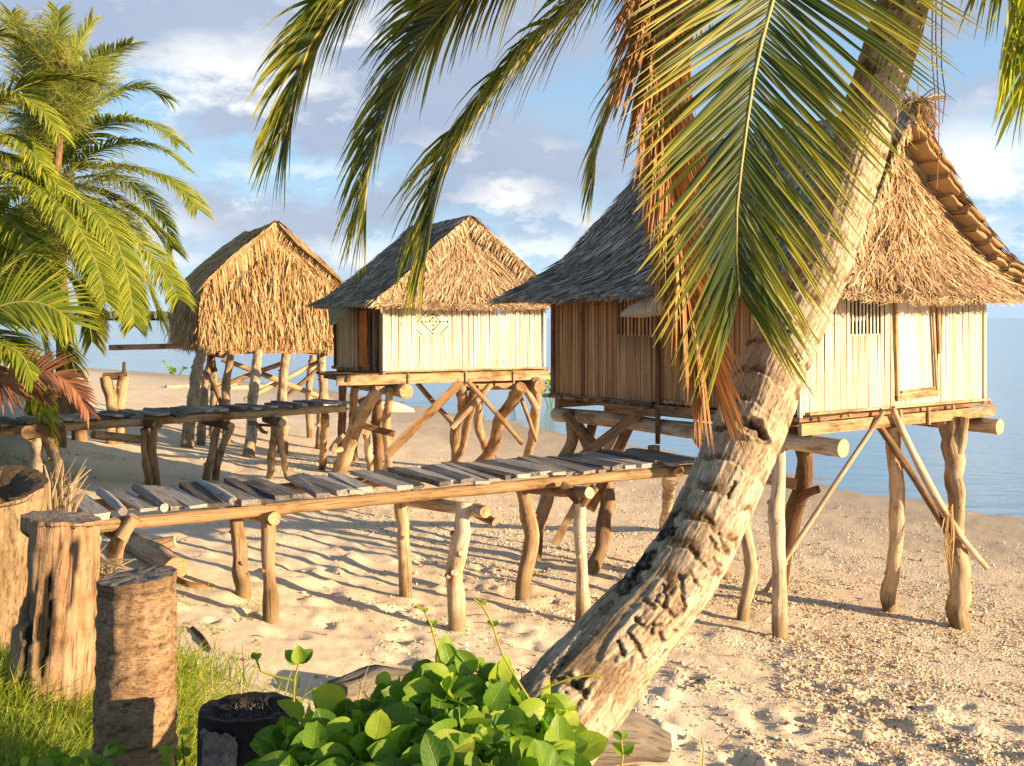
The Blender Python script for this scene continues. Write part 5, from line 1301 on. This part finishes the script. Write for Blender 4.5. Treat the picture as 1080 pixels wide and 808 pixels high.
def grass():
    mb = MB()
    def blade(p, h, w, lean):
        d = Vector((lean.x, lean.y, 1)).normalized(); pts = [p]; q = p.copy()
        for s in range(4):
            q = q+d*h/4; pts.append(q.copy()); d = (d+Vector((lean.x, lean.y, -.25))*.35).normalized()
        mb.strip(pts, [w, w*.95, w*.75, w*.45, w*.06], Vector((R.gauss(0, .6), -1, .1)).normalized())
    n = 0
    while n < 32000:
        x, y = R.uniform(-3.3, -.6), R.uniform(3.4, 6.6); s = sco(x, y); px = CX+x/y*F
        dens = sstep(1.55, .5, s+.5*N3(x*1.5, y*1.5, 3))
        if R.random() > dens+.02 or px < -60: n += .15; continue
        p = Vector((x, y, gz(x, y)-.01)); tall = .6+.55*N3(x*2, y*2, 9)
        blade(p, R.uniform(.12, .42)*tall+.03, R.uniform(.005, .011), Vector((R.gauss(.15, .35), R.gauss(0, .35), 0))); n += 1
    for k in range(1500):     # thin weeds creeping over the sand
        px, py = R.uniform(165, 275), R.uniform(600, 720); g = ground_at(px, py)
        if N3(g.x*2.2, g.y*2.2, 4) < .08: continue
        blade(g, R.uniform(.015, .06), .006, Vector((R.gauss(0, 1.0), R.gauss(0, 1.0), 0)))
    for k in range(900):
        px, py = R.uniform(-30, 130), R.uniform(478, 520); g = ground_at(px, py)
        if N3(g.x*1.2, g.y*1.2, 6) < .1: continue
        blade(g, R.uniform(.03, .12), .012, Vector((R.gauss(0, .8), R.gauss(0, .8), 0)))
    o = mb.build('grass', [M['grass']]); tag(o, 'long sunlit green grass around the stumps and thin weeds on the sand', 'grass', kind='stuff')
grass()
t = MB()      # dry palm leaf bases between the broad stump and the near bridge
for k in range(70):
    p = at(R.uniform(45, 68), R.uniform(520, 560), 6.9+R.uniform(-.2, .2)); q = p+Vector((R.gauss(.02, .09), R.gauss(0, .08), R.uniform(.08, .30))); w = R.uniform(.010, .022)
    t.strip([p-Z*.3, p.lerp(q, .5)+Vector((R.gauss(0, .02), 0, 0)), q], [w, w, w*.3], Vector((R.gauss(0, .6), -1, 0)).normalized(), 0, .15)
g0 = at(56, 560, 6.9); o = t.build('dried_fronds', [M['dry']], None, loc=(g0.x, g0.y, gz(g0.x, g0.y))); tag(o, 'upright bunch of dry grey leaf stalks beside the broad lichen stump', 'dry plant')
t = MB()
for k in range(60):
    p = at(R.uniform(95, 125), R.uniform(590, 640), 6.4+R.uniform(-.3, .3)); a = R.gauss(.6, .5); d = Vector((math.cos(a), R.gauss(0, .3), math.sin(a)*R.choice((1, 1, -.6)))).normalized(); l = R.uniform(.12, .34); w = R.uniform(.008, .02)
    t.strip([p-d*l*.5, p+Z*.02, p+d*l*.5], [w, w, w*.3], Vector((R.gauss(0, .5), -1, .2)).normalized(), 0, .15)
o = t.build('dried_fronds', [M['dry']], None, loc=at(108, 620, 6.4)); tag(o, 'tangle of dry broken leaf stalks between the two tall stumps', 'dry plant')
for i, (px, py, lab) in enumerate(((541, 437, 'sparse green mangrove seedling in the shallows, seen under the middle hut'), (581, 436, 'sparse green seedling in the shallows between middle and large huts'), (186, 394, 'pale green seedling in the water left of the far left hut'))):
    D = 44 if i < 2 else 66; b = Vector(((px-CX)/F*D, D, 0)); t = MB()
    for k in range(5):
        q = b+Vector((R.gauss(0, .4), R.gauss(0, .3), R.uniform(.8, 2.0)*(1 if i < 2 else .5))); t.tube([b-Z*.3, b.lerp(q, .5), q], [.02, .016, .008], n=5, nz=0)
        for m_ in range(9): bean_leaf(t, b.lerp(q, R.uniform(.3, 1)), Vector((R.gauss(0, 1), R.gauss(0, 1), R.uniform(0, 1))), Vector((R.gauss(0, .4), -1, .4)).normalized(), .22, .11)
    o = t.build('mangrove_seedling', [M['bean']], None, loc=b); tag(o, lab, 'plant')

# ------------------------------------------------------------------ shells and coral pieces on the sand
def gravel():
    mb = MB(); n = 0; tries = 0
    faces = ((0, 2, 4), (2, 1, 4), (1, 3, 4), (3, 0, 4), (2, 0, 5), (1, 2, 5), (3, 1, 5), (0, 3, 5))
    while n < 30000 and tries < 500000:
        tries += 1
        py = HY+R.uniform(125, 500)*1.0; px = R.uniform(170, 1130)
        D = 2.9*F/(py-HY)
        if D > 26: continue
        x, y = (px-CX)/F*D, D*R.uniform(.97, 1.03); s = sco(x, y)
        if s < 2.6 or s > 16: continue
        k = interp([(2.6, .04), (4.2, .10), (5.4, .5), (6.5, 1.0), (9, 1.0), (12, .5), (16, .2)], s+.9*N3(x*.5, y*.5, 1))
        k *= sstep(-.35, .3, N3(x*.8, y*.8, 11)+.6*N3(x*2.4, y*2.4, 5)) + .06
        if R.random() > k: continue
        sz = R.uniform(.006, .017)*(1+.9*(R.random() < .12)); sz *= .8+D*.02
        z = gz(x, y); p = Vector((x, y, z+sz*.25)); rot = Quaternion((R.gauss(0, 1), R.gauss(0, 1), R.gauss(0, 1), R.gauss(0, 1))).normalized(); b = len(mb.v)
        for ax in ((1, 0, 0), (-1, 0, 0), (0, 1, 0), (0, -1, 0), (0, 0, 1), (0, 0, -1)):
            v = Vector(ax)*sz*R.uniform(.6, 1.3); v.z *= .6; v.rotate(rot); v.z *= .75; mb.vert(p+v)
        for f in faces: mb.face([b+i for i in f])
        n += 1
    m, nt, out = new_mat('shell_fragments')
    c = ramp(nt, rnd_island(nt), [(0, (.20, .14, .09)), (.08, (.36, .26, .16)), (.4, (.56, .44, .30)), (.75, (.70, .59, .44)), (1, (.82, .76, .66))])
    bsdf(nt, out, c, .7)
    o = mb.build('shell_gravel', [m]); tag(o, 'broken shell and coral pieces strewn over the sand', 'shell gravel', kind='stuff')
gravel()

def litter():
    mb = MB()
    for k in range(420):
        px, py = R.uniform(170, 1090), R.uniform(470, 830); g = ground_at(px, py); a = R.uniform(0, 6.3); d = Vector((math.cos(a), math.sin(a), R.gauss(0, .12)))
        if N3(g.x*.9, g.y*.9, 21) < -.12: continue
        if R.random() < .35:
            l = R.uniform(.05, .22); mb.tube([g+Z*.008, g+d*l*.5+Vector((R.gauss(0, .02), R.gauss(0, .02), .012)), g+d*l+Z*.006], [.004, .004, .002], n=5, step=.05, nz=.2)
        else:
            l = R.uniform(.025, .07); w = l*R.uniform(.25, .6)
            mb.strip([g+Z*.006, g+d*l*.5+Z*.02, g+d*l+Z*.008], [w*.3, w, w*.15], (Z+Vector((R.gauss(0, .4), R.gauss(0, .4), 0))).normalized())
    o = mb.build('beach_litter', leafmat('litter', [(.1, (.06, .04, .025)), (.5, (.20, .12, .06)), (.9, (.38, .27, .15))], rough=.85, tfac=.0)); tag(o, 'bits of dry leaf and twig scattered over the sand', 'litter', kind='stuff')
litter()

# ------------------------------------------------------------------ sun, sky, camera
SUN_EL = math.radians(10); saz = Vector((.925, -.38, 0)).normalized()
sd = saz*math.cos(SUN_EL)+Z*math.sin(SUN_EL)
sl = bpy.data.lights.new('sun', 'SUN'); sl.energy = 5.0; sl.angle = math.radians(.6); sl.color = (2.55, 1.82, 1.05)
so = bpy.data.objects.new('sun', sl); COL.objects.link(so); so.rotation_euler = (-sd).to_track_quat('-Z', 'Y').to_euler(); so.location = sd*60

wd = bpy.data.worlds.new('World'); scene.world = wd; wd.use_nodes = True; nt = wd.node_tree; nt.nodes.clear()
out = nt.nodes.new('ShaderNodeOutputWorld'); bg = nt.nodes.new('ShaderNodeBackground')
sky = nt.nodes.new('ShaderNodeTexSky'); sky.sky_type = 'NISHITA'; sky.sun_disc = False; sky.sun_elevation = SUN_EL; sky.sun_rotation = math.atan2(saz.x, saz.y); sky.air_density = 1.0; sky.dust_density = .6; sky.ozone_density = 1.5
gen = node(nt, 'ShaderNodeTexCoord').outputs['Generated']
sep = node(nt, 'ShaderNodeSeparateXYZ'); link(nt, gen, sep.inputs[0])
X, Y, Zc = sep.outputs
az = math_(nt, 'ARCTAN2', X, Y); el = math_(nt, 'ARCSINE', Zc)
cmb = node(nt, 'ShaderNodeCombineXYZ'); link(nt, az, cmb.inputs[0]); link(nt, math_(nt, 'MULTIPLY', el, 2.0), cmb.inputs[1])
n1 = noise_tex(nt, cmb.outputs[0], 5.5, 8, .58, .25); n2 = noise_tex(nt, cmb.outputs[0], 17.0, 6, .6); n3 = noise_tex(nt, cmb.outputs[0], 2.3, 5, .55)
caz = math_(nt, 'ADD', az, math_(nt, 'MULTIPLY', math_(nt, 'SUBTRACT', n1, .5), .14)); cel = math_(nt, 'ADD', el, math_(nt, 'MULTIPLY', math_(nt, 'SUBTRACT', n2, .5), .10))
def blobs(lst):
    tot = None
    for px, py, rx, ry, s in lst:
        a0 = math.atan((px-CX)/F); e0 = math.atan((HY-py)/F)
        u = math_(nt, 'MULTIPLY', math_(nt, 'SUBTRACT', caz, a0), F/rx); v = math_(nt, 'MULTIPLY', math_(nt, 'SUBTRACT', cel, e0), F/ry)
        q = math_(nt, 'ADD', math_(nt, 'MULTIPLY', u, u), math_(nt, 'MULTIPLY', v, v))
        g = math_(nt, 'MULTIPLY', math_(nt, 'POWER', 2.718, math_(nt, 'MULTIPLY', q, -1.0)), s)
        tot = g if tot is None else math_(nt, 'ADD', tot, g)
    return tot
# grey undersides of cloud, bright sunlit cloud, set by bearing and height above the horizon
dark = blobs([(140, 20, 300, 62, 1.5), (420, 60, 160, 60, .9), (330, 130, 130, 42, 1.1), (600, 170, 150, 50, .9), (210, 220, 120, 26, .6), (330, 240, 120, 24, .7), (1030, 70, 90, 80, .55), (440, 205, 90, 26, .5), (1060, 285, 120, 24, .6), (560, 245, 90, 18, .4), (800, -60, 500, 80, .7)])
lit = blobs([(235, 85, 120, 34, 1.0), (300, 185, 90, 16, .7), (150, 250, 80, 26, .8), (540, 205, 60, 18, .9), (560, 265, 110, 16, .8), (1040, 195, 80, 50, 1.1), (480, 150, 120, 16, .4), (360, 20, 60, 26, .8), (380, 262, 60, 12, .5), (1060, 262, 70, 12, .4), (620, 230, 60, 14, .5)])
skyc = mixc(nt, 1.0, sky.outputs[0], (.115, .115, .115), 'MULTIPLY')
lowhaze = ramp(nt, math_(nt, 'MULTIPLY', el, 3.0), [(0.0, .62), (.35, .25), (.9, .1)])
base = mixc(nt, lowhaze, skyc, (.60, .75, .90))
base = mixc(nt, .42, base, (.30, .54, .86))
elsewhere = ramp(nt, math_(nt, 'ABSOLUTE', az), [(.20, 0), (.24, 1)])
dk = math_(nt, 'MULTIPLY', ramp(nt, math_(nt, 'ADD', math_(nt, 'MULTIPLY', dark, .62), math_(nt, 'MULTIPLY', math_(nt, 'SUBTRACT', n1, .5), 2.1)), [(.12, 0), (.46, 1)]), .92)
col = mixc(nt, dk, base, mixc(nt, n3, (.20, .29, .45), (.47, .49, .56)))
lt = math_(nt, 'MULTIPLY', ramp(nt, math_(nt, 'ADD', math_(nt, 'MULTIPLY', lit, .7), math_(nt, 'ADD', math_(nt, 'MULTIPLY', math_(nt, 'SUBTRACT', n1, .5), .7), math_(nt, 'MULTIPLY', math_(nt, 'SUBTRACT', n2, .5), 1.2))), [(.15, 0), (.75, 1)]), .85)
col = mixc(nt, lt, col, mixc(nt, n3, (1.0, .86, .70), (.74, .86, .95)))
up = ramp(nt, el, [(.36, 0), (.6, 1)])          # high overhead the plain sky
col = mixc(nt, up, col, mixc(nt, .4, skyc, (.20, .26, .36)))
link(nt, col, bg.inputs[0]); bg.inputs[1].default_value = 1.42; link(nt, bg.outputs[0], out.inputs[0])

cam = bpy.data.cameras.new('camera'); co = bpy.data.objects.new('camera', cam); COL.objects.link(co)
co.location = (0, 0, CZ); co.rotation_euler = (math.radians(90), 0, 0)
cam.sensor_fit = 'HORIZONTAL'; cam.sensor_width = 36; cam.lens = 36*F/1080; cam.shift_x = 0; cam.shift_y = -(404-HY)/1080
cam.clip_start = .05; cam.clip_end = 20000
scene.camera = co
for o in ROOTS:
    if '_world' in o: del o['_world']
scene.view_settings.view_transform = 'Standard'; scene.view_settings.look = 'None'; scene.view_settings.exposure = 0; scene.view_settings.gamma = 1
scene.render.engine = 'CYCLES'; scene.cycles.max_bounces = 6; scene.cycles.use_denoising = True
